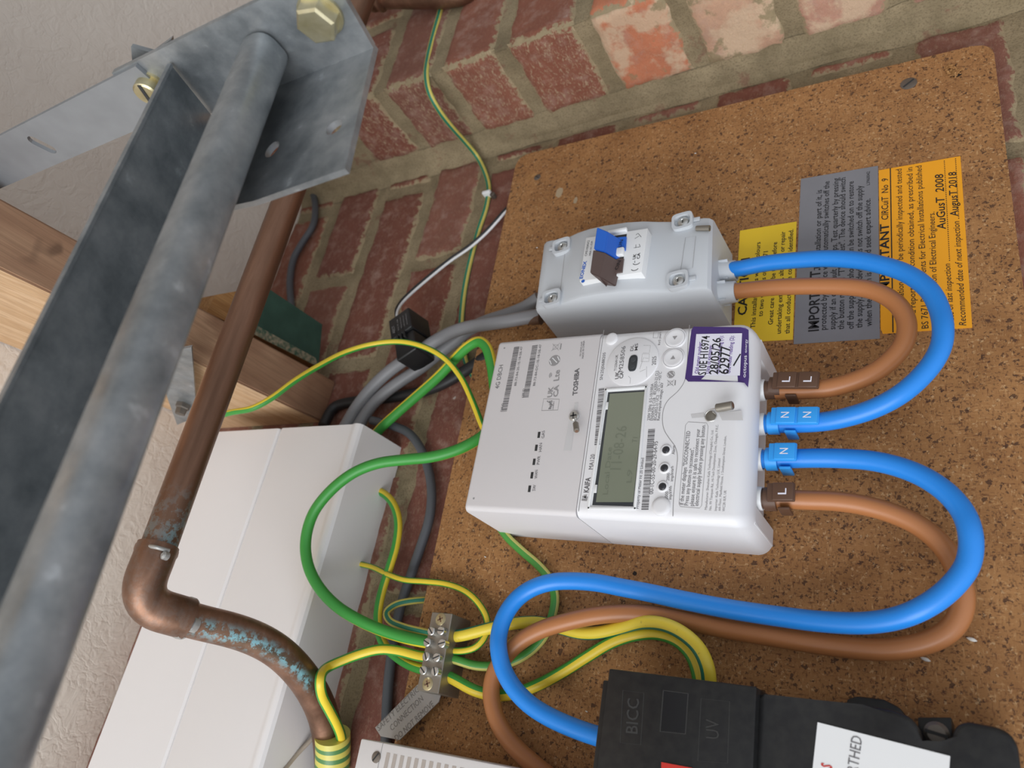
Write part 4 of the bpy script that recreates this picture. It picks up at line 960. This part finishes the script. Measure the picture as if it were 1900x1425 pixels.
cable('earth_cable', pts((690, 905, -6), (715, 918, -6), (732, 940, -4), (739, 970, -3), (735, 1010, -2), (722, 1055, 0), (708, 1100, 0), (701, 1140, 0), (703, 1170, 0), (712, 1195, 2), (735, 1218, 6), (765, 1236, 10), (800, 1246, 13)), 3.4, M['gy'], 'green and yellow cable running down between enclosure and earth block into its lowest terminal', off=0.190, twist=0.090)
cable('earth_cable', pts((665, 1046, -6), (690, 1052, -4), (720, 1066, 2), (750, 1076, 4), (790, 1079, 5), (830, 1084, 6), (865, 1098, 7), (890, 1122, 8), (904, 1150, 9), (902, 1178, 10), (885, 1200, 12), (860, 1208, 13), (825, 1207, 14)), 2.3, M['gy'], 'thin green and yellow wire curling round to the right side of the earth block', off=0.120, twist=0.000)
cable('earth_cable', pts((835, 1118, -20), (800, 1113, -10), (765, 1115, -2), (733, 1122, 4), (716, 1136, 8), (722, 1151, 10), (748, 1163, 12), (780, 1171, 14), (815, 1178, 15)), 2.6, M['ty'], 'small teal and yellow loop entering the topmost terminal of the earth block', off=-0.084, twist=0.000)
cable('earth_cable', pts((822, 1180, 14), (850, 1180, 14), (885, 1172, 12), (920, 1163, 10), (960, 1156, 8), (1000, 1155, 6), (1040, 1165, 5), (1075, 1174, 5), (1110, 1174, 6), (1150, 1165, 8), (1190, 1155, 12), (1230, 1158, 17), (1268, 1176, 22), (1298, 1205, 25), (1313, 1240, 24), (1316, 1275, 18), (1318, 1300, 12)), 4.1, M['yg'], 'mostly yellow earth cable from the earth block arching into the service head', off=0.120, twist=0.160)
cable('earth_cable', pts((820, 1218, 13), (845, 1224, 12), (880, 1235, 8), (915, 1236, 5), (950, 1228, 4), (985, 1208, 4), (1010, 1180, 4), (1024, 1145, 4), (1030, 1110, 4), (1022, 1078, 4), (1000, 1050, 4), (968, 1022, 4), (940, 995, 5), (920, 965, 6), (905, 930, 6)), 3.0, M['gy2'], 'green wire looping from the earth block up behind the meter hub', off=-0.085, twist=0.060)
cable('earth_cable', pts((818, 1248, 13), (845, 1262, 13), (880, 1281, 11), (915, 1290, 4.5), (950, 1288, 4), (1000, 1270, 5), (1045, 1246, 5), (1090, 1218, 5), (1135, 1192, 5), (1180, 1178, 5), (1220, 1176, 6), (1258, 1190, 8), (1284, 1218, 9), (1295, 1250, 8), (1300, 1290, 6)), 3.7, M['gy'], 'green and yellow cable from the lowest terminal crossing low into the service head', off=-0.020, twist=0.200)
cable('earth_cable', pts((805, 1221, 14), (775, 1217, 15), (740, 1208, 18), (705, 1205, 22), (670, 1213, 27), (630, 1228, 31), (608, 1238, 36)) + [pz(594, 1262, 494), pz(597, 1290, 499), pz(611, 1318, 506), pz(625, 1345, 514), pz(633, 1368, 524), pz(632, 1392, 536)], 3.6, M['gy'], 'green and yellow bonding cable from the earth block taped to the copper pipe', off=0.120, twist=0.000)
# wall clip on the corner earth wire
t = thing('cable_clip', at(905, 360, -14), 'small white nail clip holding the corner earth wire', 'cable clip')
b = bmesh.new(); o = at(905, 360, -10.5); box(b, o, (1.9, 0, 0), (0, 4.2, 0), (0, 0, 4.8), 1.0, 2); finish(b, 'saddle', M['isow'], t)
b = bmesh.new(); lathe(b, at(914, 361, -8), (0, -1, 0), [(-4, 2.8), (1, 2.8), (1.4, 2.0)], 16); finish(b, 'nail', M['dullscrew'], t)

# current clamp on the grey tail
p0 = at(795, 638, 9); p1 = at(742, 674, 5); ax = (p1 - p0).normalized(); up = Vector((0, -1, 0)); up = (up - ax * up.dot(ax)).normalized(); sd = ax.cross(up)
if sd.x < 0: sd = -sd
ct = thing('current_clamp', (p0 + p1) / 2, 'black split core current clamp gripping the upper grey cable', 'current clamp')
cc = at(766, 630, 14)
def cbox(bm, a, u_, s_, ha, hu, hs, bev): box(bm, cc + ax * a + up * u_ + sd * s_, ax * ha, up * hu, sd * hs, bev, 3)
b = bmesh.new(); cbox(b, 0, 2, 10, 12.5, 14, 12, 1.6); finish(b, 'clamp_body', M['ctpl'], ct)
b = bmesh.new(); cbox(b, 0, 0, -14, 11.5, 13, 11.6, 1.8); finish(b, 'hinged_jaw', M['ctpl'], ct)
b = bmesh.new(); cbox(b, -3, 14.0, -2, 1.2, 2.0, 6, .5); cbox(b, 1, 14.0, -2, 1.2, 2.0, 6, .5); cbox(b, 5, 14.0, -2, 1.2, 2.0, 6, .5); finish(b, 'latch_rib', M['ctpl'], ct)
b = bmesh.new(); 
for i, (s, hg) in enumerate((('MY-CLAMPXXX-16', 1.0), ('120mA/333mV', 1.0), ('100A/33.3mA', 1.0), ('ECT-16', 1.3), ('AECT', 3.0))):
    fo = cc + up * 16.1 + sd * 3 + ax * (-9.0 + i * 3.4 + (1.5 if i == 4 else 0)); text(b, s, fo, fo + sd * (13 if i < 4 else 9), hg, n=up, lift=.1)
finish(b, 'lettering', M['inklt'], ct, smooth=0)
ld = [(736, 590, 18), (735, 578, 17), (745, 560, 10), (765, 540, 4), (800, 510, -2), (835, 482, -6), (870, 458, -8), (900, 432, -8), (925, 405, -7), (940, 388, -8), (965, 375, -12)]
lp = smoothpath(spline(pts(*ld), 2), 3)
b = bmesh.new(); tube(b, [p + Vector((1.2, .2, .9)) for p in lp], 1.45, 12); o_ = finish(b, 'black_lead', M['blkcable'], ct, smooth=60)
b = bmesh.new(); tube(b, [p + Vector((-1.9, -.2, -1.3)) for p in lp], 1.35, 12); finish(b, 'white_lead', M['isow'], ct, smooth=60)

# ================================================================== EARTH TERMINAL BLOCK
EH = 24.0
eb = thing('earth_terminal_block', at(810, 1215, 0), 'small metal earth terminal block with eight slotted screws on the board edge', 'terminal block')
b = bmesh.new(); rprism(b, [(801.5, 1135.5), (839, 1138.5), (813, 1287), (773, 1281)], EH, 0, .4, 1); finish(b, 'block_body', M['brass'], eb, smooth=25)
for px, py in ((817.5, 1149), (793.5, 1269)):
    b = bmesh.new(); o = at(px, py, EH); lathe(b, o, (0, -1, 0), [(-.5, 4.2), (.1, 4.2), (.5, 3.6), (.5, 0)], 26); s = finish(b, 'fixing_screw', M['goldscrew'], eb)
    b = bmesh.new(); 
    for a in (.5, 2.07): box(b, o + Vector((0, -.6, 0)), (2.2 * math.cos(a), 0, 2.2 * math.sin(a)), (0, .12, 0), (-.45 * math.sin(a), 0, .45 * math.cos(a)))
    finish(b, 'cross_slot', M['holebrown'], s)
for i, (px, py) in enumerate(((798, 1170), (816, 1169.5), (790.5, 1191), (818, 1193), (788.5, 1217), (808, 1219), (783, 1243), (805, 1245))):
    o = at(px, py, EH + 5); b = bmesh.new(); lathe(b, Vector((o.x, -EH, o.z)), (0, -1, 0), [(-1, 2.9), (3.8, 2.9), (4.4, 2.4), (4.4, 0)], 22); s = finish(b, 'terminal_screw', M['screw'], eb)
    a = random.uniform(.4, 2.2); b = bmesh.new(); box(b, Vector((o.x, -EH - 4.45, o.z)), (2.7 * math.cos(a), 0, 2.7 * math.sin(a)), (0, .15, 0), (-.4 * math.sin(a), 0, .4 * math.cos(a))); finish(b, 'slot', M['slot'], s)
for i, (px, py) in enumerate(((839, 1200), (834, 1222), (828, 1252))):
    b = bmesh.new(); o = at(px, py, 13); 
    for k in range(5): lathe(b, o + Vector((math.cos(k * 1.26) * 1.1, math.sin(k * 1.26) * 1.1, 4)), (0, 0, -1), [(0, .9), (7, .9)], 8)
    finish(b, 'copper_strands', mat('bare_copper%d' % i, (.36, .13, .06), .4, .7), eb)
# metal tag
tg = thing('safety_tag', at(760, 1320, 6), 'slanted grey metal tag stamped SAFETY ELECTRICAL CONNECTION below the earth block', 'tag')
TGH = 8
b = bmesh.new(); rprism(b, [(775, 1270), (818, 1288), (814, 1302), (741, 1373), (706, 1366), (696, 1350)], TGH, TGH - .8); finish(b, 'plate', M['tagal'], tg, smooth=0)
b = bmesh.new(); tpx(b, 'SAFETY ELECTRICAL', (703, 1357), (790, 1270), 4.2, TGH); tpx(b, 'CONNECTION', (727, 1357), (786, 1299), 4.2, TGH); tpx(b, 'DO NOT REMOVE', (736, 1376), (806, 1309), 4.2, TGH); finish(b, 'stamped_lettering', M['tagink'], tg, smooth=0)

# ================================================================== WHITE ENCLOSURE (top left)
cu = thing('consumer_enclosure', (60, 18, 520), 'large white plastic enclosure on the wall above the meter board', 'enclosure')
XR = 208; XL = -420
def cprof(segm, name, mm=M['cu'], x0=XL, x1=XR, ends=True):
    b = bmesh.new(); A = [b.verts.new((x0, -h, z)) for z, h in segm]; B = [b.verts.new((x1, -h, z)) for z, h in segm]
    b.faces.new(A); b.faces.new(B[::-1]); n = len(segm)
    for i in range(n): b.faces.new((A[(i + 1) % n], A[i], B[i], B[(i + 1) % n]))
    return finish(b, name, mm, cu, smooth=28)
cprof([(619, -17), (619, 34), (617, 36), (531, 36.2), (529, 35.0), (528.4, 32), (528, -17)], 'upper_panel')
cprof([(527.6, -17), (527.4, 33), (526.2, 35.6), (524, 36.4), (441, 36), (438, 36.6), (436, 37.6), (433, 37.6), (430.5, 36.4), (429, 34), (428.6, 28), (426.5, -17)], 'lower_panel')
b = bmesh.new(); ebox(b, XL, 206.5, -34, 17, 433.5, 618, 0); finish(b, 'back_box', M['cu'], cu)
# ================================================================== COPPER PIPE
pp_ = thing('copper_pipe', (150, -166, 442), 'copper pipe crossing in front of the joist and enclosure to a soldered elbow', 'pipe')
cyl = [Vector((720, -170, 452)), Vector((560, -169, 448)), Vector((286, -167.5, 442.5)), Vector((95, -166, 438.5)), Vector((66, -165.5, 438))]
def add_patina(o, fn):
    me = o.data; a = me.color_attributes.new('patina', 'FLOAT_COLOR', 'POINT'); w_ = o.matrix_world
    off = origin(o)
    for i, v in enumerate(me.vertices):
        q = v.co + off; p = ((q.x) * 1000, q.y * 1000, (q.z - Z0) * 1000); k = fn(p); a.data[i].color = (k, k, k, 1)
b = bmesh.new(); tube(b, spline(cyl, 4), 11, 36); o_ = finish(b, 'upper_pipe', M['copper'], pp_, smooth=60)
add_patina(o_, lambda p: max(0, min(1, (108 - p[0]) / 36)) * .7 * (.35 + max(0, min(1, (p[2] - 430) / -8)) ) if p[0] < 108 else 0)
bend = [atz for atz in ()]
E1 = Vector((66, -165.5, 438))
el = [Vector((74, -165.7, 438.2)), Vector((60, -165.5, 438)), Vector((48, -164, 436)), Vector((37, -159, 431)), Vector((31, -150, 424)), Vector((28, -140, 418.5)), Vector((26, -130, 414))]
el = [pz(294, 1012, 466), pz(283, 1042, 461), pz(272, 1070, 458), pz(268, 1095, 457), pz(275, 1117, 458), pz(293, 1131, 461), pz(322, 1140, 465), pz(350, 1148, 470)]
b = bmesh.new(); tube(b, smoothpath(spline(el, 2), 2), 12.6, 36); o_ = finish(b, 'elbow_fitting', M['copper'], pp_, smooth=60); add_patina(o_, lambda p: 0.05)
for px, py, zc, nx, ny in ((292, 1017, 466, 296, 1005), (350, 1148, 470, 362, 1151)):
    a = pz(px, py, zc); c = pz(nx, ny, zc); b = bmesh.new(); d = (a - c).normalized()
    lathe(b, a - d * 2.2, d, [(0, 11.2), (1, 12.3), (2.2, 13.0), (5, 13.2), (8, 12.4)], 30); finish(b, 'solder_joint', M['solder'] if nx > 300 else M['copper'], pp_)
lowp = [pz(335, 1145, 468), pz(380, 1157, 477), pz(430, 1169, 483), pz(475, 1185, 490), pz(515, 1208, 498), pz(552, 1243, 508), pz(583, 1288, 520), pz(602, 1335, 530), pz(610, 1385, 536), pz(612, 1450, 538), pz(604, 1600, 540), pz(596, 1760, 540)]
b = bmesh.new(); tube(b, smoothpath(spline(lowp, 3), 3), 10.9, 36); o_ = finish(b, 'swept_pipe', M['copper'], pp_, smooth=60)
def patf(p):
    x, y = pr(p); k = 0
    if x < 580: k = max(0, 1 - abs((y - (1150 + (x - 350) * .28 + max(0, x - 470) ** 2 * .0045)) - 8) / 26)
    return k * (1 if x < 580 else 0)
add_patina(o_, patf)
b = bmesh.new(); tube(b, spline([pz(270, 1012, 456), pz(292, 1016, 452), pz(314, 1022, 456)], 1), 1.3, 10); finish(b, 'solder_bead', M['solder'], pp_)
b = bmesh.new(); lathe(b, pz(303, 1030, 452), (0, -1, 0), [(-3, 2.6), (0, 2.6), (1, 1.2)], 12); lathe(b, pz(352, 1156, 464), (0, -1, 0), [(-4, 5.5), (0, 5.2), (2, 2.4)], 14); finish(b, 'solder_blob', M['solder'], pp_)
# striped tape round pipe and bonding cable
b = bmesh.new(); tp = smoothpath(spline([pz(617, 1363, 528), pz(618, 1385, 530), pz(617, 1420, 532), pz(616, 1450, 533)], 1.5), 1); tube(b, tp, 12.0, 36, flat=1.04); tag(finish(b, 'earth_tape', M['tape'], smooth=60), 'green and yellow striped tape binding the bonding cable to the copper pipe', 'tape')
# second copper fitting crossing the pier top
bp2 = thing('pier_copper_pipe', at(750, -5, 130), 'copper pipe with ringed fitting passing the top of the brick pier', 'pipe')
q = [at(640, -2, 120), at(668, 2, 118), at(700, -2, 116), at(740, -4, 112), at(785, -4, 108), at(830, -6, 104), at(865, -14, 100), at(900, -40, 98)]
b = bmesh.new(); tube(b, smoothpath(spline(q, 3), 2), 11, 30); o_ = finish(b, 'bent_pipe', M['copper'], bp2, smooth=60); add_patina(o_, lambda p: 0)
for px in (662, 690, 704):
    b = bmesh.new(); a = at(px, 0, 118); c = at(px + 8, -1, 117); d = (c - a).normalized(); lathe(b, a, d, [(0, 11.2), (1, 12.4), (3.4, 12.4), (4.2, 11.2)], 30); o_ = finish(b, 'fitting_ring', M['copper'], bp2); add_patina(o_, lambda p: 0)
# dusty cord at the bottom left
cable('loose_cord', [pz(592, 1355, 545), pz(575, 1375, 540), pz(555, 1395, 535), pz(530, 1425, 525), pz(510, 1450, 515)], 1.6, M['clear'], 'short dusty brown cord hanging by the taped copper pipe', 'cord')

# ================================================================== STEELWORK (door track, nearest the camera)
sb = thing('angle_bracket', (268, -300, 240), 'galvanised steel angle bracket with holes holding the door track', 'bracket')
XA = 268
b = bmesh.new()
def plateX(b, zy, x0, x1):     # polygon given as (y,z) extruded in x
    A = [b.verts.new((x0, y, z)) for y, z in zy]; B = [b.verts.new((x1, y, z)) for y, z in zy]; n = len(zy)
    b.faces.new(A); b.faces.new(B[::-1])
    for i in range(n): b.faces.new((A[(i + 1) % n], A[i], B[i], B[(i + 1) % n]))
plateX(b, [(-298.5, 219), (-323, 214.5), (-338, 222), (-338.5, 366), (-307, 378), (-298.5, 372)], XA, XA + 3)
A = atn(640, 313, (0, 1, 0), -298.5); Bp = atn(470, 373, (0, 1, 0), -298.5); Cp = atn(692, 101, (0, 1, 0), -298.5)
def holed(b, poly, holes, y0, y1):
    """flat plate in the xz plane with round holes"""
    b2 = bmesh.new(); ov = [b2.verts.new((x, y1, z)) for x, z in poly]; ee = [b2.edges.new((ov[i], ov[(i + 1) % len(ov)])) for i in range(len(ov))]
    for hl in holes:
        hv = [b2.verts.new((x, y1, z)) for x, z in hl]; ee += [b2.edges.new((hv[i], hv[(i + 1) % len(hv)])) for i in range(len(hv))]
    r = bmesh.ops.triangle_fill(b2, edges=ee, use_beauty=True)
    fs = [g for g in r['geom'] if isinstance(g, bmesh.types.BMFace)]
    ex = bmesh.ops.extrude_face_region(b2, geom=fs); 
    for g in ex['geom']:
        if isinstance(g, bmesh.types.BMVert): g.co.y = y0
    me = bpy.data.meshes.new('x'); b2.to_mesh(me); b2.free(); b.from_mesh(me); bpy.data.meshes.remove(me)
h1 = atn(620, 236, (0, 1, 0), -298.5); h2 = atn(505, 277, (0, 1, 0), -298.5)
hole = lambda c, rx, rz: rring(c.x, c.z, rx, rz, 20)
holed(b, [(XA + 3, 219.5), (XA + 3, 300), (Bp.x + 3, 300), (Bp.x, Bp.z), (A.x, A.z)], [hole(h1, 4.2, 4.6), hole(h2, 4.8, 4.2)], -295.5, -298.5)
finish(b, 'angle_plate', M['steel'], sb, smooth=20)
# hanging strap with a slot
st_ = thing('hanger_strap', (268, -320, 450), 'flat galvanised strap with slotted hole rising from the bracket to the ceiling', 'strap')
b = bmesh.new()
S0, S1 = -336.5, -307.5
b2 = bmesh.new(); sl = [(-321 + 2.2 * math.cos(a) + dy, 470 + dz + 2.2 * math.sin(a)) for a, dy, dz in [(math.pi * (k / 8) , 0, 0) for k in range(0)]]
slot = []
cA = atn(64, 262, (1, 0, 0), XA - 2.5); cB = atn(92, 276, (1, 0, 0), XA - 2.5); dv = (cB - cA).normalized(); nv_ = Vector((0, -dv.z, dv.y))
for k in range(9): a = math.pi / 2 + math.pi * k / 8; slot.append(cA + (dv * math.cos(a) + nv_ * math.sin(a)) * 4.0)
for k in range(9): a = -math.pi / 2 + math.pi * k / 8; slot.append(cB + (dv * math.cos(a) + nv_ * math.sin(a)) * 4.0)
outl = [(S0 - 1, 345), (S0 + 2, 696), (S1 + 2, 696), (S1, 345)]
ov = [b2.verts.new((XA - 2.5, y, z)) for y, z in outl]; ee = [b2.edges.new((ov[i], ov[(i + 1) % 4])) for i in range(4)]
hv = [b2.verts.new((XA - 2.5, p.y, p.z)) for p in slot]; ee += [b2.edges.new((hv[i], hv[(i + 1) % len(hv)])) for i in range(len(hv))]
r = bmesh.ops.triangle_fill(b2, edges=ee, use_beauty=True); fs = [g for g in r['geom'] if isinstance(g, bmesh.types.BMFace)]
ex = bmesh.ops.extrude_face_region(b2, geom=fs)
for g in ex['geom']:
    if isinstance(g, bmesh.types.BMVert): g.co.x = XA - .1
finish(b2, 'strap_plate', mat('grey_strap_steel', (.34, .36, .38), .5, .6, var=.1), st_, smooth=20); b.free()
bpy.data.objects['angle_bracket'].name = 'angle_bracket'
# bolts
def bolt(nm, px, py, rad, ln, lab, par, hexa=True):
    o = atn(px, py, (1, 0, 0), XA - ln / 2); o.x = XA
    b = bmesh.new(); lathe(b, o, (-1, 0, 0), [(0, rad * 1.25), (1.5, rad * 1.25), (1.5, rad), (ln, rad), (ln + .8, rad * .86), (ln + .8, 0)] if not hexa else [(0, rad), (ln - 1, rad), (ln, rad * .86), (ln, 0)], 6 if hexa else 24, .3); s = finish(b, 'bolt', M['zinc'], par, smooth=25)
    return s, o
s, o = bolt('bolt', 590, 38, 9.6, 9, '', sb)
b = bmesh.new(); lathe(b, o, (-1, 0, 0), [(0, 10.5), (1.4, 10.5), (1.4, 9)], 28); finish(b, 'washer', M['zinc'], s)
s, o = bolt('bolt', 277, 166, 7.0, 7, '', sb, False)
b = bmesh.new(); lathe(b, o + Vector((-7.9, 0, 0)), (-1, 0, 0), [(0, .1), (.05, .1)], 6); box(b, o + Vector((-7.9, 0, 0)), (.2, 0, 0), (0, 6, 2.5), (0, -.4, .9)); finish(b, 'slot', M['slot'], s)
# little cut steel tongue and bolt end behind the strap
b = bmesh.new(); vs = [atn(x, y, (1, 0, 0), XA + 14) for x, y in ((243, 87), (283, 98), (318, 72), (322, 96), (290, 130), (246, 122))]
v1 = [b.verts.new(v) for v in vs]; v2 = [b.verts.new(v + Vector((2.5, 0, 0))) for v in vs]; b.faces.new(v1); b.faces.new(v2[::-1])
for i in range(6): b.faces.new((v1[i], v1[(i + 1) % 6], v2[(i + 1) % 6], v2[i]))
box(b, sum(vs, Vector()) / 6 + Vector((-5, 6, -6)), (8, 0, 0), (0, 3, 0), (0, 0, 6))
finish(b, 'rear_tongue', M['steel'], sb, smooth=20)
# rolled door track: flange, web and rolled lip, one continuous section
DIR = Vector((1, .050, .178)).normalized()
def sect(off=0):
    P = [(-331, 325), (-331.5, 327.5), (-297, 336), (-293.5, 336.5), (-292, 335.5), (-292, 332), (-294, 325), (-301.8, 304), (-301.8, 297), (-305, 283), (-308, 278)]
    cy, cz, R = -317.5, 270.6, 9.8
    a0 = .6
    for k in range(19):
        a = a0 - k * (5.0 / 18); q_ = 4.0; c, s_ = math.cos(a), math.sin(a)
        P.append((cy + R * math.copysign(abs(c) ** (2 / 2.8), c), cz + R * math.copysign(abs(s_) ** (2 / 2.8), s_)))
    return P
base = sect(); th = 1.6
def offset(P, d):
    out = []
    for i in range(len(P)):
        a = Vector(P[max(i - 1, 0)]); c = Vector(P[min(i + 1, len(P) - 1)]); t_ = (c - a).normalized(); out.append((P[i][0] + t_.y * d, P[i][1] - t_.x * d))
    return out
ring2 = base + offset(base, th)[::-1]
tk = thing('door_track', (150, -325, 250), 'rolled galvanised steel door track running close past the camera', 'door track')
b = bmesh.new(); prev = None; Ns = 24; X0, X1 = -150, 266.5; ends = []
for k in range(Ns + 1):
    x = X0 + (X1 - X0) * k / Ns; dx = x - 268; row = [b.verts.new((x, y + dx * DIR.y / DIR.x, z + dx * DIR.z / DIR.x)) for y, z in ring2]
    if prev:
        for i in range(len(row)): b.faces.new((prev[i], prev[(i + 1) % len(row)], row[(i + 1) % len(row)], row[i]))
    prev = row; ends.append(row)
nb_ = len(base)
for row in (ends[0], ends[-1]):
    for i in range(nb_ - 1): b.faces.new((row[i], row[i + 1], row[2 * nb_ - 2 - i], row[2 * nb_ - 1 - i]))
finish(b, 'track_rail', M['steel'], tk, smooth=30)
# steel hanger plate glimpsed under the joist
hp = thing('joist_plate', (215, -180, 560), 'small bent steel plate and bolt fixed to the pale face of the joist', 'metal plate')
b = bmesh.new(); vs = [atn(x, y, (1, 0, 0), 212) for x, y in ((357, 640), (361, 690), (366, 770), (330, 785), (300, 700), (330, 645))]
v1 = [b.verts.new(v) for v in vs]; v2 = [b.verts.new(v + Vector((-2, 0, 0))) for v in vs]; b.faces.new(v1); b.faces.new(v2[::-1])
for i in range(6): b.faces.new((v1[i], v1[(i + 1) % 6], v2[(i + 1) % 6], v2[i]))
finish(b, 'plate', M['steel'], hp, smooth=20)
b = bmesh.new(); o = atn(338, 757, (1, 0, 0), 206); lathe(b, o + Vector((6, 0, 0)), (-1, 0, 0), [(0, 6.5), (6, 6.5), (7, 5), (12, 4.6), (12, 0)], 6, .2); finish(b, 'bolt', M['dullscrew'], hp, smooth=25)

# ================================================================== SERVICE HEAD (bottom)
sh = thing('service_head', at(1400, 1400, 0), 'large black service fuse head at the lower edge of the board', 'service head')
b = bmesh.new(); xb = -70
def shp(b, P, h1, h0, bev, seg=2):
    poly = [(at(x, y, h1).x, at(x, y, h1).z) for x, y in P]; poly += [(xb, poly[-1][1]), (xb, poly[0][1])]; prism(b, poly, -h0, -h1, bev, seg)
shp(b, [(1130, 1240), (1404, 1274)], 55, 0, .9); carrier = finish(b, 'fuse_carrier', M['blackpl'], sh, smooth=25)
b = bmesh.new(); prism(b, [(at(1122, 1262, 46).x, at(1119, 1262, 46).z), (at(1122, 1262, 46).x + .5, at(1150, 1262, 46).z), (xb, at(1150, 1262, 46).z), (xb, at(1116, 1300, 46).z)], -3, -46, .8); finish(b, 'terminal_shroud', M['blackpl'], sh)
b = bmesh.new()
shp(b, [(1404, 1287), (1420, 1288), (1530, 1300), (1600, 1307), (1655, 1316), (1690, 1330), (1705, 1348), (1711, 1375), (1714, 1384), (1745, 1386), (1764, 1382), (1767, 1360), (1776, 1344), (1795, 1338), (1850, 1348), (1875, 1360), (1890, 1385), (1894, 1425)], 48, 0, 2.2, 3)
finish(b, 'base_moulding', M['blackpl'], sh, smooth=30)
b = bmesh.new(); rprism(b, [(1570, 1297), (1590, 1291), (1640, 1297), (1670, 1313), (1690, 1340), (1570, 1340)], 14, 0, 1.5, 2); finish(b, 'rear_boss', M['blackpl'], sh)
b = bmesh.new(); prism(b, [(at(x, y, 30).x, at(x, y, 30).z) for x, y in ((1702, 1330), (1765, 1330), (1768, 1395), (1705, 1395))], 0, -28, .5); fl = finish(b, 'fixing_lug', M['blackpl'], sh)
b = bmesh.new(); o = at(1738, 1362, 30); lathe(b, o + Vector((0, 2, 0)), (0, -1, 0), [(0, 5.4), (2, 5.4), (3.6, 3.8), (4, 0)], 24); s = finish(b, 'lug_screw', M['dullscrew'], fl)
b = bmesh.new(); box(b, o + Vector((0, -1.9, 0)), (.8, 0, 4.6), (0, .3, 0), (.7, 0, -.1)); finish(b, 'slot', M['slot'], s)
GLOSS = mat('glossy_black_plastic', (.010, .010, .011), .25, spec=.5); EDGE = mat('grey_moulded_edge', (.032, .032, .031), .5)  # EDGE is slightly greyer than the body, for moulded outlines and lettering
b = bmesh.new()
for P in (((1156, 1281), (1195, 1286), (1189, 1382), (1151, 1378)), ((1301, 1296), (1354, 1302), (1350, 1416), (1295, 1412))): strip(b, [at(*p, 55.05) for p in P], .35, closed=True)
for P in (((1231, 1281), (1277, 1287), (1272, 1362), (1225, 1357)),): strip(b, [at(*p, 55.05) for p in P], .6, closed=True)
tpx(b, 'BICC', (1183, 1362), (1186, 1297), 6.5, 55.05, bold=.01); tpx(b, 'UV', (1334, 1372), (1334, 1336), 6.5, 55.05, bold=.0)
finish(b, 'moulded_lettering', EDGE, carrier, smooth=0)
b = bmesh.new(); quad(b, [at(*p, 55.05) for p in ((1231, 1281), (1277, 1287), (1272, 1362), (1225, 1357))], lift=.05); finish(b, 'inset_panel', GLOSS, carrier, smooth=0)
b = bmesh.new(); rprism(b, [(1227, 1414), (1285, 1425), (1285, 1470), (1227, 1470)], 55.5, 55); finish(b, 'red_label', M['red'], sh, smooth=0)
b = bmesh.new(); rprism(b, [(1517, 1340), (1763, 1403), (1758, 1470), (1503, 1470)], 48.5, 48); wl = finish(b, 'white_label', M['isow'], sh, smooth=0); wl['label'] = 'white label printed EARTHED'
b = bmesh.new(); tpx(b, 'EARTHED', (1588, 1462), (1600, 1369), 4.6, 48.55); finish(b, 'lettering', M['ink'], wl, smooth=0)
b = bmesh.new(); tpx(b, 'S', (1543, 1428), (1544, 1421), 4.6, 48.55, bold=.03); finish(b, 'red_lettering', M['red'], wl, smooth=0)

# ================================================================== VENTED WHITE UNIT (bottom)
vu = thing('vented_unit', at(720, 1400, 0), 'white louvred plastic unit at the bottom left corner of the board', 'electrical unit')
VH = 38
pc = [(670, 1370), (964, 1428)]
def vx(px, py): p = at(px, py, VH); return (p.x, p.z)
a0 = Vector(vx(670, 1370)); a1 = Vector(vx(960, 1426)); ud = (a1 - a0).normalized(); nd = Vector((ud.y, -ud.x))
if nd.x > 0: nd = -nd
Lh = 150
b = bmesh.new(); prism(b, [tuple(a0), tuple(a0 + ud * Lh), tuple(a0 + ud * Lh + nd * 60), tuple(a0 + nd * 60)], -2, -VH, 1.0, 2); finish(b, 'housing', M['cu'], vu, smooth=30)
b = bmesh.new()
for k in range(14):
    s = 23 + k * 5.6; c = a0 + ud * s + nd * 5; 
    P = [c, c + ud * 2.9, c + ud * 2.9 + nd * 40, c + nd * 40]; quad(b, [(p.x, -VH - .12, p.y) for p in P])
finish(b, 'vent_slots', mat('vent_shade', (.42, .37, .33), .7), vu, smooth=0)
b = bmesh.new(); s = a0 + ud * 18.5; e = s + nd * 60; strip(b, [Vector((s.x, -VH, s.y)), Vector((e.x, -VH, e.y))], .4); finish(b, 'seam', M['inklt'], vu, smooth=0)
b = bmesh.new(); o = at(698.5, 1405, VH); lathe(b, o, (0, -1, 0), [(0, 3.4), (.6, 3.3), (1.0, 2.2), (1.0, 0)], 24); s = finish(b, 'cover_screw', M['dullscrew'], vu)
b = bmesh.new(); box(b, o + Vector((0, -1.05, 0)), (2.4, 0, -1.6), (0, .1, 0), (.25, 0, .4)); finish(b, 'slot', M['slot'], s)
